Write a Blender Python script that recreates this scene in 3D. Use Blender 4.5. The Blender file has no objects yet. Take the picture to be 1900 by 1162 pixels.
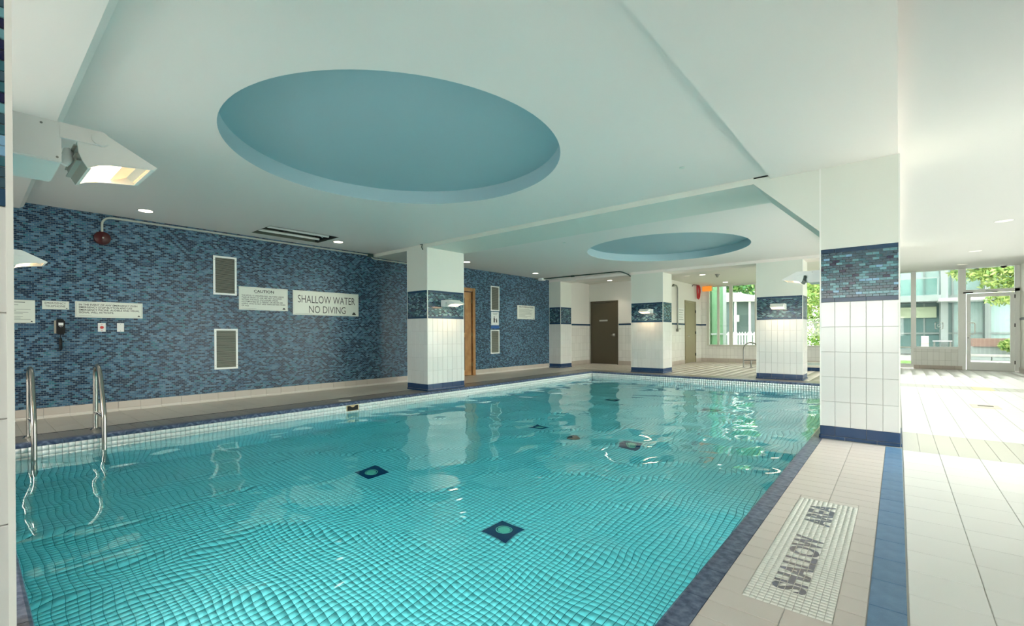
import bpy, bmesh, math, random
import numpy as np
from mathutils import Vector, Matrix
random.seed(7)
R = math.radians
S = bpy.context.scene
C = S.collection

# ------------------------------------------------------------------ camera, sky, exposure
CAM_H = 1.10
a, p, q = R(40.0), R(-0.2), R(0.2637)
r_ = Vector((math.cos(a), math.sin(a), 0)); d_ = Vector((-math.sin(a), math.cos(a), 0)); u_ = Vector((0, 0, 1))
D = d_ * math.cos(p) + u_ * math.sin(p); U0 = -d_ * math.sin(p) + u_ * math.cos(p)
Rt = r_ * math.cos(q) - U0 * math.sin(q); Up = r_ * math.sin(q) + U0 * math.cos(q)
cd = bpy.data.cameras.new('camera'); cam = bpy.data.objects.new('camera', cd); C.objects.link(cam)
M = Matrix.Identity(4)
for i in range(3):
    M[i][0] = Rt[i]; M[i][1] = Up[i]; M[i][2] = -D[i]
M[2][3] = CAM_H
cam.matrix_world = M
cd.sensor_width = 36; cd.lens = 853.9 / 1900 * 36; cd.shift_y = (623.06 - 581) / 1900; cd.clip_start = .03
S.camera = cam
W = bpy.data.worlds.new('sky'); S.world = W; W.use_nodes = True
wn = W.node_tree.nodes; wl = W.node_tree.links
bgn = wn['Background']; bgn.inputs['Strength'].default_value = 3.0
tcw = wn.new('ShaderNodeTexCoord'); sep = wn.new('ShaderNodeSeparateXYZ'); wl.new(tcw.outputs['Generated'], sep.inputs[0])
rw = wn.new('ShaderNodeValToRGB'); wl.new(sep.outputs['Z'], rw.inputs[0]); wl.new(rw.outputs[0], bgn.inputs['Color'])
rw.color_ramp.elements[0].color = (1, .965, .91, 1); rw.color_ramp.elements[1].color = (.98, .97, .97, 1)
S.view_settings.view_transform = 'Standard'; S.view_settings.look = 'None'
S.view_settings.exposure = 2.5; S.view_settings.gamma = 1; S.view_settings.use_curve_mapping = False
S.cycles.max_bounces = 14; S.cycles.diffuse_bounces = 6; S.cycles.glossy_bounces = 4; S.cycles.transmission_bounces = 8
S.cycles.transparent_max_bounces = 12; S.cycles.sample_clamp_indirect = 8; S.cycles.blur_glossy = 1.0
LAMP_W = .6; CAN_W = 5.0; POOL_FILL_W = 3.6

# ------------------------------------------------------------------ materials
MATS = {}
def nodes(m):
    return m.node_tree.nodes, m.node_tree.links
def mat(name, col, rough=.5, metal=0, var=0, bump=0, bscale=60, spec=.5, mottle=None, mscale=8, emit=None, es=0):
    if name in MATS: return MATS[name]
    m = bpy.data.materials.new(name); m.use_nodes = True; MATS[name] = m
    n, l = nodes(m); b = n['Principled BSDF']
    b.inputs['Base Color'].default_value = (*col, 1); b.inputs['Roughness'].default_value = rough
    b.inputs['Metallic'].default_value = metal; b.inputs['Specular IOR Level'].default_value = spec
    if emit:
        b.inputs['Emission Color'].default_value = (*emit, 1); b.inputs['Emission Strength'].default_value = es
    src = None
    tc = n.new('ShaderNodeTexCoord')
    if mottle:
        nz = n.new('ShaderNodeTexNoise'); nz.inputs['Scale'].default_value = mscale; nz.inputs['Detail'].default_value = 6
        l.new(tc.outputs['Object'], nz.inputs['Vector'])
        rp = n.new('ShaderNodeValToRGB'); l.new(nz.outputs['Fac'], rp.inputs[0])
        rp.color_ramp.elements[0].position = .38; rp.color_ramp.elements[1].position = .66
        rp.color_ramp.elements[0].color = (*col, 1); rp.color_ramp.elements[1].color = (*mottle, 1)
        src = rp.outputs[0]
    if var:
        oi = n.new('ShaderNodeObjectInfo'); mr = n.new('ShaderNodeMapRange'); l.new(oi.outputs['Random'], mr.inputs['Value'])
        mr.inputs['To Min'].default_value = 1 - var; mr.inputs['To Max'].default_value = 1 + var * .3
        mx = n.new('ShaderNodeVectorMath'); mx.operation = 'SCALE'
        if src: l.new(src, mx.inputs[0])
        else: mx.inputs[0].default_value = col
        l.new(mr.outputs[0], mx.inputs['Scale']); src = mx.outputs[0]
    if src: l.new(src, b.inputs['Base Color'])
    if bump:
        n2 = n.new('ShaderNodeTexNoise'); n2.inputs['Scale'].default_value = bscale; l.new(tc.outputs['Object'], n2.inputs['Vector'])
        bp = n.new('ShaderNodeBump'); bp.inputs['Strength'].default_value = bump; bp.inputs['Distance'].default_value = .002
        l.new(n2.outputs['Fac'], bp.inputs['Height']); l.new(bp.outputs[0], b.inputs['Normal'])
    return m

def brick_mat(name, w, h, ramp, mortar, mw=.002, offset=.5, rough=.15, bumpd=.0015, clump=0, waves=0):
    m = bpy.data.materials.new(name); m.use_nodes = True; MATS[name] = m
    n, l = nodes(m); b = n['Principled BSDF']; b.inputs['Roughness'].default_value = rough
    tc = n.new('ShaderNodeTexCoord'); sp = n.new('ShaderNodeSeparateXYZ'); l.new(tc.outputs['Object'], sp.inputs[0])
    ad = n.new('ShaderNodeMath'); ad.operation = 'ADD'; l.new(sp.outputs['X'], ad.inputs[0]); l.new(sp.outputs['Y'], ad.inputs[1])
    cb = n.new('ShaderNodeCombineXYZ'); l.new(ad.outputs[0], cb.inputs['X']); l.new(sp.outputs['Z'], cb.inputs['Y'])
    br = n.new('ShaderNodeTexBrick'); l.new(cb.outputs[0], br.inputs['Vector'])
    br.offset = offset; br.inputs['Scale'].default_value = 1; br.inputs['Brick Width'].default_value = w; br.inputs['Row Height'].default_value = h
    br.inputs['Mortar Size'].default_value = mw; br.inputs['Mortar Smooth'].default_value = .1
    br.inputs['Color1'].default_value = (0, 0, 0, 1); br.inputs['Color2'].default_value = (1, 1, 1, 1); br.inputs['Mortar'].default_value = (.5, .5, .5, 1)
    fac = br.outputs['Color']
    rp = n.new('ShaderNodeValToRGB'); l.new(fac, rp.inputs[0]); cr = rp.color_ramp; cr.interpolation = 'CONSTANT'
    while len(cr.elements) > 1: cr.elements.remove(cr.elements[-1])
    cr.elements[0].position = 0; cr.elements[0].color = (*ramp[0][1], 1)
    for pos, c in ramp[1:]:
        e = cr.elements.new(pos); e.color = (*c, 1)
    mx = n.new('ShaderNodeMix'); mx.data_type = 'RGBA'; l.new(br.outputs['Fac'], mx.inputs[0]); l.new(rp.outputs[0], mx.inputs[6]); mx.inputs[7].default_value = (*mortar, 1)
    l.new(mx.outputs[2], b.inputs['Base Color'])
    mr = n.new('ShaderNodeMapRange'); l.new(br.outputs['Fac'], mr.inputs['Value']); mr.inputs['To Min'].default_value = rough; mr.inputs['To Max'].default_value = .8
    l.new(mr.outputs[0], b.inputs['Roughness'])
    bp = n.new('ShaderNodeBump'); bp.invert = True; bp.inputs['Strength'].default_value = .6; bp.inputs['Distance'].default_value = bumpd
    l.new(br.outputs['Fac'], bp.inputs['Height']); l.new(bp.outputs[0], b.inputs['Normal'])
    return m

PAINT = mat('ceiling_paint', (.88, .815, .775), .6, bump=.1, bscale=90)
PAINTW = mat('white_wall_paint', (.80, .79, .75), .6)
PAINTC = mat('column_paint', (.74, .755, .69), .55)
BLUEP = mat('blue_recess_paint', (.36, .51, .56), .6)
WTILE = mat('white_glazed_tile', (.70, .70, .68), .18, var=.05)
GROUT = mat('grey_grout', (.46, .45, .42), .9)
GROUTL = mat('light_grout', (.50, .49, .47), .9)
NAVYT = mat('navy_tile', (.022, .06, .145), .25, var=.12)
NAVYB = mat('navy_border_tile', (.022, .062, .12), .2, var=.1)
BEAD = mat('white_corner_bead', (.84, .84, .80), .35)
AISLE = mat('pale_floor_tile', (.83, .82, .80), .3, var=.03, bump=.15, bscale=150)
GREYT = mat('grey_floor_tile', (.56, .55, .49), .35, var=.04)
BEIGE = mat('beige_floor_tile', (.66, .60, .56), .35, var=.04, bump=.15, bscale=150)
BEIGED = mat('beige_deck_tile', (.56, .51, .44), .35, var=.05)
BROWNT = mat('taupe_deck_tile', (.25, .22, .19), .3, var=.08)
BASET = mat('beige_base_tile', (.56, .50, .45), .35, var=.05)
COVE = mat('pale_cove_tile', (.68, .64, .59), .3)
BLUEF = mat('blue_grip_tile', (.10, .215, .38), .4, var=.08, bump=1.0, bscale=260, mottle=(.13, .26, .44), mscale=14)
COPING = mat('slate_blue_coping', (.05, .075, .145), .3, var=.1, mottle=(.17, .21, .31), mscale=26, bump=.3)
COPD = mat('dark_coping_nose', (.03, .045, .09), .3)
POOLT = mat('pool_mosaic_tile', (.87, .90, .89), .25)
POOLG = mat('pool_grout', (.08, .15, .15), .9)
BLACK = mat('black_plastic', (.006, .006, .008), .35)
DARK = mat('dark_recess', (.012, .013, .012), .8)
STEEL = mat('brushed_stainless', (.46, .45, .42), .22, 1)
WHITEM = mat('white_enamel', (.90, .91, .89), .35)
WHITEP = mat('white_plastic', (.84, .85, .84), .4)
SIGN = mat('sign_panel', (.74, .77, .70), .35)
INK = mat('black_ink', (.02, .02, .022), .5)
INKG = mat('grey_ink', (.22, .24, .22), .6)
GREYM = mat('grey_metal', (.30, .31, .29), .4, .6)
ALU = mat('white_aluminium', (.80, .81, .79), .35)
ALUG = mat('grey_aluminium', (.50, .51, .48), .4)
LOUV = mat('vent_louvre', (.36, .37, .32), .45)
VENTD = mat('vent_shadow', (.05, .05, .045), .8)
RED = mat('red_enamel', (.055, .003, .004), .35)
REDB = mat('red_fabric', (.50, .02, .03), .6)
REDK = mat('red_button', (.62, .03, .03), .3)
ORANGE = mat('orange_sign', (.85, .30, .03), .5, emit=(1, .33, .04), es=.1)
BROWND = mat('olive_brown_door', (.085, .07, .043), .45)
TAND = mat('khaki_door', (.30, .265, .165), .45)
WOOD = mat('varnished_pine', (.36, .17, .06), .35, mottle=(.50, .27, .11), mscale=5)
WOODD = mat('dark_wood_gap', (.07, .02, .012), .6)
CONDK = mat('green_conduit', (.03, .075, .06), .45)
CONDL = mat('painted_conduit', (.50, .54, .48), .45)
BRASS = mat('dull_brass', (.30, .24, .13), .4, .7)
YELLOW = mat('yellow_tile', (.80, .68, .36), .4)
CREAM = mat('cream_tile', (.86, .74, .60), .4)
WARM = mat('halogen_glow', (1, .8, .6), .4, emit=(1, .72, .42), es=1.6)
REFL = mat('warm_reflector', (.85, .62, .38), .25, .2, emit=(1, .6, .3), es=.14)
CANG = mat('downlight_glow', (1, .95, .85), .4, emit=(1, .9, .74), es=1.2)
CANO = mat('downlight_frosted', (.86, .84, .78), .4, emit=(1, .9, .74), es=.08)
TUBE = mat('fluorescent_tube', (.80, .80, .76), .3)
TRIMD = mat('downlight_trim', (.12, .13, .11), .4)
CONC = mat('pale_paving', (.42, .42, .40), .8, mottle=(.48, .475, .45), mscale=2)
GRASS = mat('lawn', (.12, .26, .05), .9, mottle=(.2, .36, .09), mscale=6)
LEAF = mat('leaf_green', (.22, .40, .10), .5, var=.1)
LEAFD = mat('leaf_dark', (.07, .22, .07), .5)
LEAFY = mat('leaf_yellow_green', (.42, .52, .16), .5)
BARK = mat('bark', (.10, .08, .06), .9)
BGLASS = mat('tinted_facade_glass', (.16, .27, .27), .12)
BGLASL = mat('pale_facade_glass', (.42, .58, .57), .15)
BGREEN = mat('green_screen_glass', (.12, .27, .15), .15)
FACADE = mat('grey_facade', (.33, .38, .38), .6)
BLIND = mat('cream_blind', (.60, .68, .50), .7)
RAILW = mat('weathered_brick_wall', (.34, .22, .19), .8)
for nme in ('leaf_green', 'leaf_dark', 'leaf_yellow_green'):
    MATS[nme].node_tree.nodes['Principled BSDF'].inputs['Subsurface Weight'].default_value = 0

wallramp = [(0, (.005, .024, .06)), (.36, (.024, .07, .14)), (.50, (.055, .14, .235)), (.78, (.11, .225, .34)), (.93, (.04, .16, .22))]
MOSW = brick_mat('mosaic_wall_tile', .0515, .0247, wallramp, (.20, .26, .29), .0018, rough=.3)
bandramp = [(0, (.007, .018, .05)), (.22, (.03, .085, .12)), (.55, (.05, .14, .18)), (.72, (.16, .30, .36)), (.9, (.02, .05, .14))]
MOSB = brick_mat('mosaic_band_tile', .055, .0255, bandramp, (.15, .2, .21), .0018, rough=.14)
WTILEW = brick_mat('white_wall_tile', .1285, .2562, [(0, (.76, .76, .73)), (.5, (.80, .80, .77))], (.50, .50, .47), .003, offset=0, rough=.2)
BASEW = brick_mat('beige_base_strip', .2577, .2577, [(0, (.50, .44, .39)), (.5, (.53, .47, .42))], (.35, .32, .29), .003, offset=0, rough=.3)
for m_ in ('navy_tile', 'navy_border_tile', 'mosaic_wall_tile', 'mosaic_band_tile', 'black_plastic', 'slate_blue_coping'): MATS[m_].node_tree.nodes['Principled BSDF'].inputs['Specular IOR Level'].default_value = .28
MC = [mat('glass_mosaic_slate', (.036, .085, .12), .2), mat('glass_mosaic_teal', (.12, .30, .35), .2), mat('glass_mosaic_sky', (.19, .38, .56), .2),
      mat('glass_mosaic_navy', (.004, .007, .045), .2), mat('glass_mosaic_petrol', (.028, .12, .155), .2)]

def glass_mat(name, tint, f=.5):
    m = bpy.data.materials.new(name); m.use_nodes = True; MATS[name] = m
    n, l = nodes(m); n.remove(n['Principled BSDF'])
    t = n.new('ShaderNodeBsdfTransparent'); t.inputs[0].default_value = (*tint, 1)
    g = n.new('ShaderNodeBsdfGlossy'); g.inputs['Roughness'].default_value = .02
    fr = n.new('ShaderNodeFresnel'); fr.inputs[0].default_value = 1.35
    mx = n.new('ShaderNodeMixShader'); l.new(fr.outputs[0], mx.inputs[0]); l.new(t.outputs[0], mx.inputs[1]); l.new(g.outputs[0], mx.inputs[2])
    l.new(mx.outputs[0], n['Material Output'].inputs[0]); return m
GLASS = glass_mat('window_glass', (.97, .99, .98))
FGLASS = glass_mat('tinted_window_glass', (.52, .545, .53))
SGLASS = glass_mat('lightly_tinted_glass', (.56, .59, .57))
BALG = glass_mat('balcony_glass', (.75, .88, .86))

WATER = bpy.data.materials.new('pool_water'); WATER.use_nodes = True
n, l = nodes(WATER); n.remove(n['Principled BSDF'])
g = n.new('ShaderNodeBsdfGlass'); g.inputs['IOR'].default_value = 1.33; g.inputs['Roughness'].default_value = 0; g.inputs['Color'].default_value = (1, 1, 1, 1)
va = n.new('ShaderNodeVolumeAbsorption'); va.inputs['Color'].default_value = (.0, .915, .972, 1); va.inputs['Density'].default_value = .50
tc = n.new('ShaderNodeTexCoord')
n1 = n.new('ShaderNodeTexNoise'); n1.inputs['Scale'].default_value = 1.5; n1.inputs['Detail'].default_value = 1.0
n2 = n.new('ShaderNodeTexNoise'); n2.inputs['Scale'].default_value = 5; n2.inputs['Detail'].default_value = 2
l.new(tc.outputs['Object'], n1.inputs['Vector']); l.new(tc.outputs['Object'], n2.inputs['Vector'])
b1 = n.new('ShaderNodeBump'); b1.inputs['Distance'].default_value = .042; b1.inputs['Strength'].default_value = 1
b2 = n.new('ShaderNodeBump'); b2.inputs['Distance'].default_value = .0006; b2.inputs['Strength'].default_value = 1
l.new(n1.outputs['Fac'], b1.inputs['Height']); l.new(n2.outputs['Fac'], b2.inputs['Height']); l.new(b1.outputs[0], b2.inputs['Normal']); l.new(b2.outputs[0], g.inputs['Normal'])
l.new(g.outputs[0], n['Material Output'].inputs['Surface']); l.new(va.outputs[0], n['Material Output'].inputs['Volume'])

# ------------------------------------------------------------------ helpers
class MB:
    def __init__(s): s.v = []; s.f = []
    def add(s, vs, fs):
        o = len(s.v); s.v += [tuple(v) for v in vs]; s.f += [tuple(i + o for i in f) for f in fs]; return s
    def box(s, x0, x1, y0, y1, z0, z1):
        return s.add([(x0, y0, z0), (x1, y0, z0), (x1, y1, z0), (x0, y1, z0), (x0, y0, z1), (x1, y0, z1), (x1, y1, z1), (x0, y1, z1)],
                     [(0, 3, 2, 1), (4, 5, 6, 7), (0, 1, 5, 4), (1, 2, 6, 5), (2, 3, 7, 6), (3, 0, 4, 7)])
    def prism(s, poly, ax, c0, c1):          # poly: list of 2D pts in the other two axes (order XYZ without ax)
        def P(pt, c):
            t = list(pt); t.insert(ax, c); return t
        k = len(poly); vs = [P(t, c0) for t in poly] + [P(t, c1) for t in poly]
        fs = [tuple(range(k))[::-1], tuple(range(k, 2 * k))] + [(i, (i + 1) % k, (i + 1) % k + k, i + k) for i in range(k)]
        return s.add(vs, fs)
    def tube(s, pts, r, n=12, cap=True):
        pts = [Vector(t) for t in pts]; k = len(pts); ref = None; vs = []; fs = []
        for i, P in enumerate(pts):
            t = (pts[min(i + 1, k - 1)] - pts[max(i - 1, 0)]).normalized()
            if ref is None:
                ref = t.orthogonal().normalized()
            ref = (ref - t * ref.dot(t)).normalized(); b = t.cross(ref)
            rr = r[i] if isinstance(r, (list, tuple)) else r
            for j in range(n):
                an = 2 * math.pi * j / n; vs.append(P + (ref * math.cos(an) + b * math.sin(an)) * rr)
        for i in range(k - 1):
            for j in range(n):
                fs.append((i * n + j, i * n + (j + 1) % n, (i + 1) * n + (j + 1) % n, (i + 1) * n + j))
        if cap: fs += [tuple(range(n))[::-1], tuple(range((k - 1) * n, k * n))]
        return s.add(vs, fs)
    def cyl(s, c, ax, r, h, n=24, r2=None):  # along axis ax from c
        d = Vector((0, 0, 0)); d[ax] = h
        return s.tube([Vector(c), Vector(c) + d], [r, r if r2 is None else r2], n)
    def mesh(s, name, m=None, smooth=False, bevel=0):
        me = bpy.data.meshes.new(name); me.from_pydata(s.v, [], s.f)
        bm = bmesh.new(); bm.from_mesh(me)
        bmesh.ops.recalc_face_normals(bm, faces=bm.faces)
        if bevel: bmesh.ops.bevel(bm, geom=[e for e in bm.edges if e.is_manifold and e.calc_face_angle(0) > .6], offset=bevel, segments=2, affect='EDGES', clamp_overlap=True)
        bm.to_mesh(me); bm.free()
        if m: me.materials.append(m)
        if smooth:
            me.polygons.foreach_set('use_smooth', [True] * len(me.polygons))
            me.set_sharp_from_angle(angle=R(40))
        return me
def link(name, me, parent=None, loc=None):
    o = bpy.data.objects.new(name, me); C.objects.link(o)
    if loc is not None: o.location = loc
    if parent is not None:
        o.parent = parent
        if not isroot_local(parent): o.matrix_parent_inverse = Matrix.Translation(-parent.location)
    return o
LOCAL = set()
def isroot_local(p):
    while p is not None:
        if p.name in LOCAL: return True
        p = p.parent
    return False
def part(name, mb, m, parent=None, smooth=False, bevel=0, label=None, kind=None):
    o = link(name, mb.mesh(name, m, smooth, bevel), parent)
    if label: o['label'] = label
    if kind: o['kind'] = kind
    return o
def struct(name, mb, m, parent=None, **k):
    o = part(name, mb, m, parent, **k)
    if parent is None: o['kind'] = 'structure'
    return o
def thing(name, label, cat, loc, group=None, rz=None):
    o = bpy.data.objects.new(name, None); C.objects.link(o); o.location = loc; o.empty_display_size = .1
    if rz is not None: o.rotation_euler = (0, 0, rz); LOCAL.add(o.name)
    o['label'] = label; o['category'] = cat
    if group: o['group'] = group
    return o
def tag(o, label, cat, group=None):
    o['label'] = label; o['category'] = cat
    if group: o['group'] = group
    return o
AX = {'X+': ((0, 1, 0), (0, 0, 1), (1, 0, 0)), 'X-': ((0, -1, 0), (0, 0, 1), (-1, 0, 0)), 'Y+': ((-1, 0, 0), (0, 0, 1), (0, 1, 0)), 'Y-': ((1, 0, 0), (0, 0, 1), (0, -1, 0)),
      'Z+': ((1, 0, 0), (0, 1, 0), (0, 0, 1))}
TM = {}
def tile_mesh(du, dv, t, n, m, ch=.0016):
    key = (round(du, 4), round(dv, 4), t, n, m.name)
    if key in TM: return TM[key]
    U, V, N = [Vector(x) for x in AX[n]]; vs = []
    for w, e in ((-t, 0), (-ch, 0), (0, ch)):
        for su, sv in ((-1, -1), (1, -1), (1, 1), (-1, 1)):
            vs.append(U * su * (du / 2 - e) + V * sv * (dv / 2 - e) + N * w)
    fs = [(0, 3, 2, 1), (8, 9, 10, 11)]
    for k in (0, 4):
        fs += [(k + i, k + (i + 1) % 4, k + 4 + (i + 1) % 4, k + 4 + i) for i in range(4)]
    me = bpy.data.meshes.new('tile'); me.from_pydata(vs, [], fs); me.materials.append(m); TM[key] = me
    return me
def tile(name, loc, du, dv, n, m, parent, t=.008):
    return link(name, tile_mesh(du, dv, t, n, m), parent, loc)
def joined(name, items, n, m, parent=None, t=.008, kind='stuff', label=None):
    """items: (cx,cy,cz,du,dv); one mesh of separate raised tiles"""
    if not items: return None
    A = np.array(items, float); U, V, N = [np.array(x, float) for x in AX[n]]
    k = len(A); vs = np.zeros((k, 8, 3)); i = 0
    for w in (-t, 0):
        for su, sv in ((-1, -1), (1, -1), (1, 1), (-1, 1)):
            vs[:, i] = A[:, :3] + U * (su * A[:, 3:4] / 2) + V * (sv * A[:, 4:5] / 2) + N * w; i += 1
    F = np.array([(4, 5, 6, 7), (0, 1, 5, 4), (1, 2, 6, 5), (2, 3, 7, 6), (3, 0, 4, 7)])
    fs = (np.arange(k)[:, None, None] * 8 + F[None]).reshape(-1, 4)
    me = bpy.data.meshes.new(name); me.vertices.add(k * 8); me.vertices.foreach_set('co', vs.reshape(-1))
    me.loops.add(fs.size); me.loops.foreach_set('vertex_index', fs.reshape(-1))
    me.polygons.add(len(fs)); me.polygons.foreach_set('loop_start', np.arange(0, fs.size, 4)); me.polygons.foreach_set('loop_total', np.full(len(fs), 4))
    me.update(calc_edges=True); me.validate(); me.materials.append(m)
    o = link(name, me, parent)
    if kind: o['kind'] = kind
    if label: o['label'] = label
    return o
def text(s, w, h, centre, n, m, parent, name='lettering', bold=0, depth=.0006, up=None, right=None, align='CENTER', space=1.0):
    cu = bpy.data.curves.new('t', 'FONT'); cu.body = s; cu.size = 1; cu.align_x = align; cu.offset = bold; cu.resolution_u = 3; cu.space_line = space
    t = bpy.data.objects.new('t', cu); C.objects.link(t)
    dg = bpy.context.evaluated_depsgraph_get(); me = bpy.data.meshes.new_from_object(t.evaluated_get(dg)); bpy.data.objects.remove(t)
    co = np.zeros(len(me.vertices) * 3); me.vertices.foreach_get('co', co); co = co.reshape(-1, 3)
    mn = co.min(0); mx = co.max(0); U, V, N = [np.array(x, float) for x in AX[n]]
    if right is not None: U = np.array(right, float); V = np.array(up, float)
    sx = w / (mx[0] - mn[0]); sy = h / (mx[1] - mn[1])
    out = np.array(centre) + np.outer((co[:, 0] - (mn[0] + mx[0]) / 2) * sx, U) + np.outer((co[:, 1] - (mn[1] + mx[1]) / 2) * sy, V) + N * depth
    me.vertices.foreach_set('co', out.reshape(-1)); me.update(); me.materials.clear(); me.materials.append(m)
    return link(name, me, parent)
def plate_hole(mb, x0, x1, y0, y1, z, cx, cy, r, n=96):
    """flat rectangle with a round hole"""
    ring = [(cx + r * math.cos(2 * math.pi * i / n), cy + r * math.sin(2 * math.pi * i / n), z) for i in range(n)]
    out = []
    for i in range(n):
        an = 2 * math.pi * i / n; c, s = math.cos(an), math.sin(an)
        tx = ((x1 - cx) / c if c > 0 else (x0 - cx) / c) if abs(c) > 1e-9 else 1e9
        ty = ((y1 - cy) / s if s > 0 else (y0 - cy) / s) if abs(s) > 1e-9 else 1e9
        t = min(tx, ty); out.append((cx + c * t, cy + s * t, z))
    fs = [(i, (i + 1) % n, (i + 1) % n + n, i + n) for i in range(n)]
    mb.add(ring + out, fs)
    for X, Y in ((x0, y0), (x1, y0), (x1, y1), (x0, y1)):
        an = math.atan2(Y - cy, X - cx) % (2 * math.pi); i = int(an / (2 * math.pi) * n)
        mb.add([out[i], out[(i + 1) % n], (X, Y, z)], [(0, 1, 2)])
def arc(c, r, a0, a1, k, plane):  # points in plane ('xz' / 'yz'/'xy')
    o = []
    for i in range(k + 1):
        t = a0 + (a1 - a0) * i / k; u, v = r * math.cos(t), r * math.sin(t)
        o.append({'xz': (c[0] + u, c[1], c[2] + v), 'yz': (c[0], c[1] + u, c[2] + v), 'xy': (c[0] + u, c[1] + v, c[2])}[plane])
    return o

# ------------------------------------------------------------------ dimensions
XW = -8.77; XR = 2.56; YF = 18.6; YB = -3.2
PX0, PX1, PY0, PY1 = -6.85, -.709, .1675, 11.8
ZW, ZP = -.16, -1.30
CW = .1035
ZC, ZBM, ZS, ZR = 2.855, 2.785, 2.81, 2.93
G = .0035
def grid(a0, a1, step, start=None):
    s = a0 if start is None else start; out = []
    while s < a1 - .01:
        e = min(s + step, a1)
        if e > a0 + .01: out.append((max(s, a0), e))
        s += step
    return out
def lay(parent, xs, ys, z, m, name='tile', keep=300, score=None, t=.008, vis=None):
    items = [((x0 + x1) / 2, (y0 + y1) / 2, z, x1 - x0 - G, y1 - y0 - G) for x0, x1 in xs for y0, y1 in ys]
    items.sort(key=lambda i: math.hypot(i[0], i[1]))
    ob = [i for i in items if vis is None or vis(i)]; ob = ob[:keep]; s_ = set(ob)
    for i in ob: tile(name, i[:3], i[3], i[4], 'Z+', m, parent, t)
    rest = [i for i in items if i not in s_]
    if rest: joined(name + '_field', rest, 'Z+', m, parent, t)

# ------------------------------------------------------------------ floors
f = MB().box(-.0947, XR, -3.0, YF, -.2, -.004)
fl = struct('floor', f, GROUT)
T = .2577
lx = .024
vis = lambda i: i[1] > 1.2 and i[0] < .141 * i[1] + .35
band = lambda y: (5.64 < y < 6.66) or (12.3 < y < 13.0)
ys = []
y = 5.64 - 33 * T
for a0, b0, st in ((y, 5.64, T), (6.67, 12.30, (12.30 - 6.67) / 22), (13.0, YF, (YF - 13.0) / 22)):
    k = int(round((b0 - a0) / st)); ys += [(a0 + i * st, a0 + (i + 1) * st) for i in range(k)]
xsA = grid(.0315, XR, T, lx)
lay(fl, xsA, ys, 0, AISLE, 'tile', 292, vis=vis)
fb = struct('floor', MB().box(.0, .02, 5.65, 5.66, -.02, -.01), GREYT)
lay(fb, grid(.03, XR, T / 2, lx), [(5.64, 6.67)], 0, GREYT, 'tile', 60, vis=lambda i: i[0] < 1.3)
lay(fb, grid(.03, XR, T / 2, lx), [(12.30, 13.0)], 0, GREYT, 'tile', 60)
lay(fl, [(-.0947, .0275)], [(5.70 - (i + 1) * T, 5.70 - i * T) for i in range(33)], .001, BLUEF, 'blue_tile', 40, vis=lambda i: i[1] > 1)
tag(link('floor_tile', tile_mesh(.28, .6, .004, 'Z+', YELLOW), None, (1.245, 12.62, .004)), 'yellow tile set in the far grey band of the white aisle floor', 'tile')
dr = thing('floor_drain', 'small dark floor drain in a cream patch in the white aisle', 'drain', (.985, 9.7, .0))
part('drain_surround', MB().box(.83, 1.13, 9.45, 9.85, 0, .004), CREAM, dr)
part('drain_grate', MB().box(.905, 1.07, 9.66, 9.74, .004, .007), BLACK, dr)

# pool edge strip, right
fs_ = struct('floor', MB().box(-.6055, -.0947, -3.0, 5.76, -.2, -.004), GROUTL)
PYa, PYb, PXa, PXb = 2.10, 3.59, -.505, -.193
rows = [(PYa + k * T / 2, PYa + (k + 1) * T / 2) for k in range(-39, 29)]
left, mid, right = (-.6055, -.348), None, (-.348, -.0947)
its = []
for (y0, y1) in rows:
    y1 = min(y1, 5.70)
    if y1 - y0 < .02: continue
    if y1 <= PYa + .001 or y0 >= PYb - .001:
        its += [(*left, y0, y1), (*right, y0, y1)]
    else:
        its += [(-.6055, PXa, y0, y1), (PXb, -.0947, y0, y1)]
        if y1 > PYb + .01: its += [(PXa, -.348, PYb, y1), (-.348, PXb, PYb, y1)]
far_ = []
for x0, x1, y0, y1 in its:
    it = ((x0 + x1) / 2, (y0 + y1) / 2, 0, x1 - x0 - G, y1 - y0 - G)
    if y0 > 1.3: tile('tile', it[:3], it[3], it[4], 'Z+', BEIGE, fs_)
    else: far_.append(it)
joined('tile_field', far_, 'Z+', BEIGE, fs_)
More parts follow.
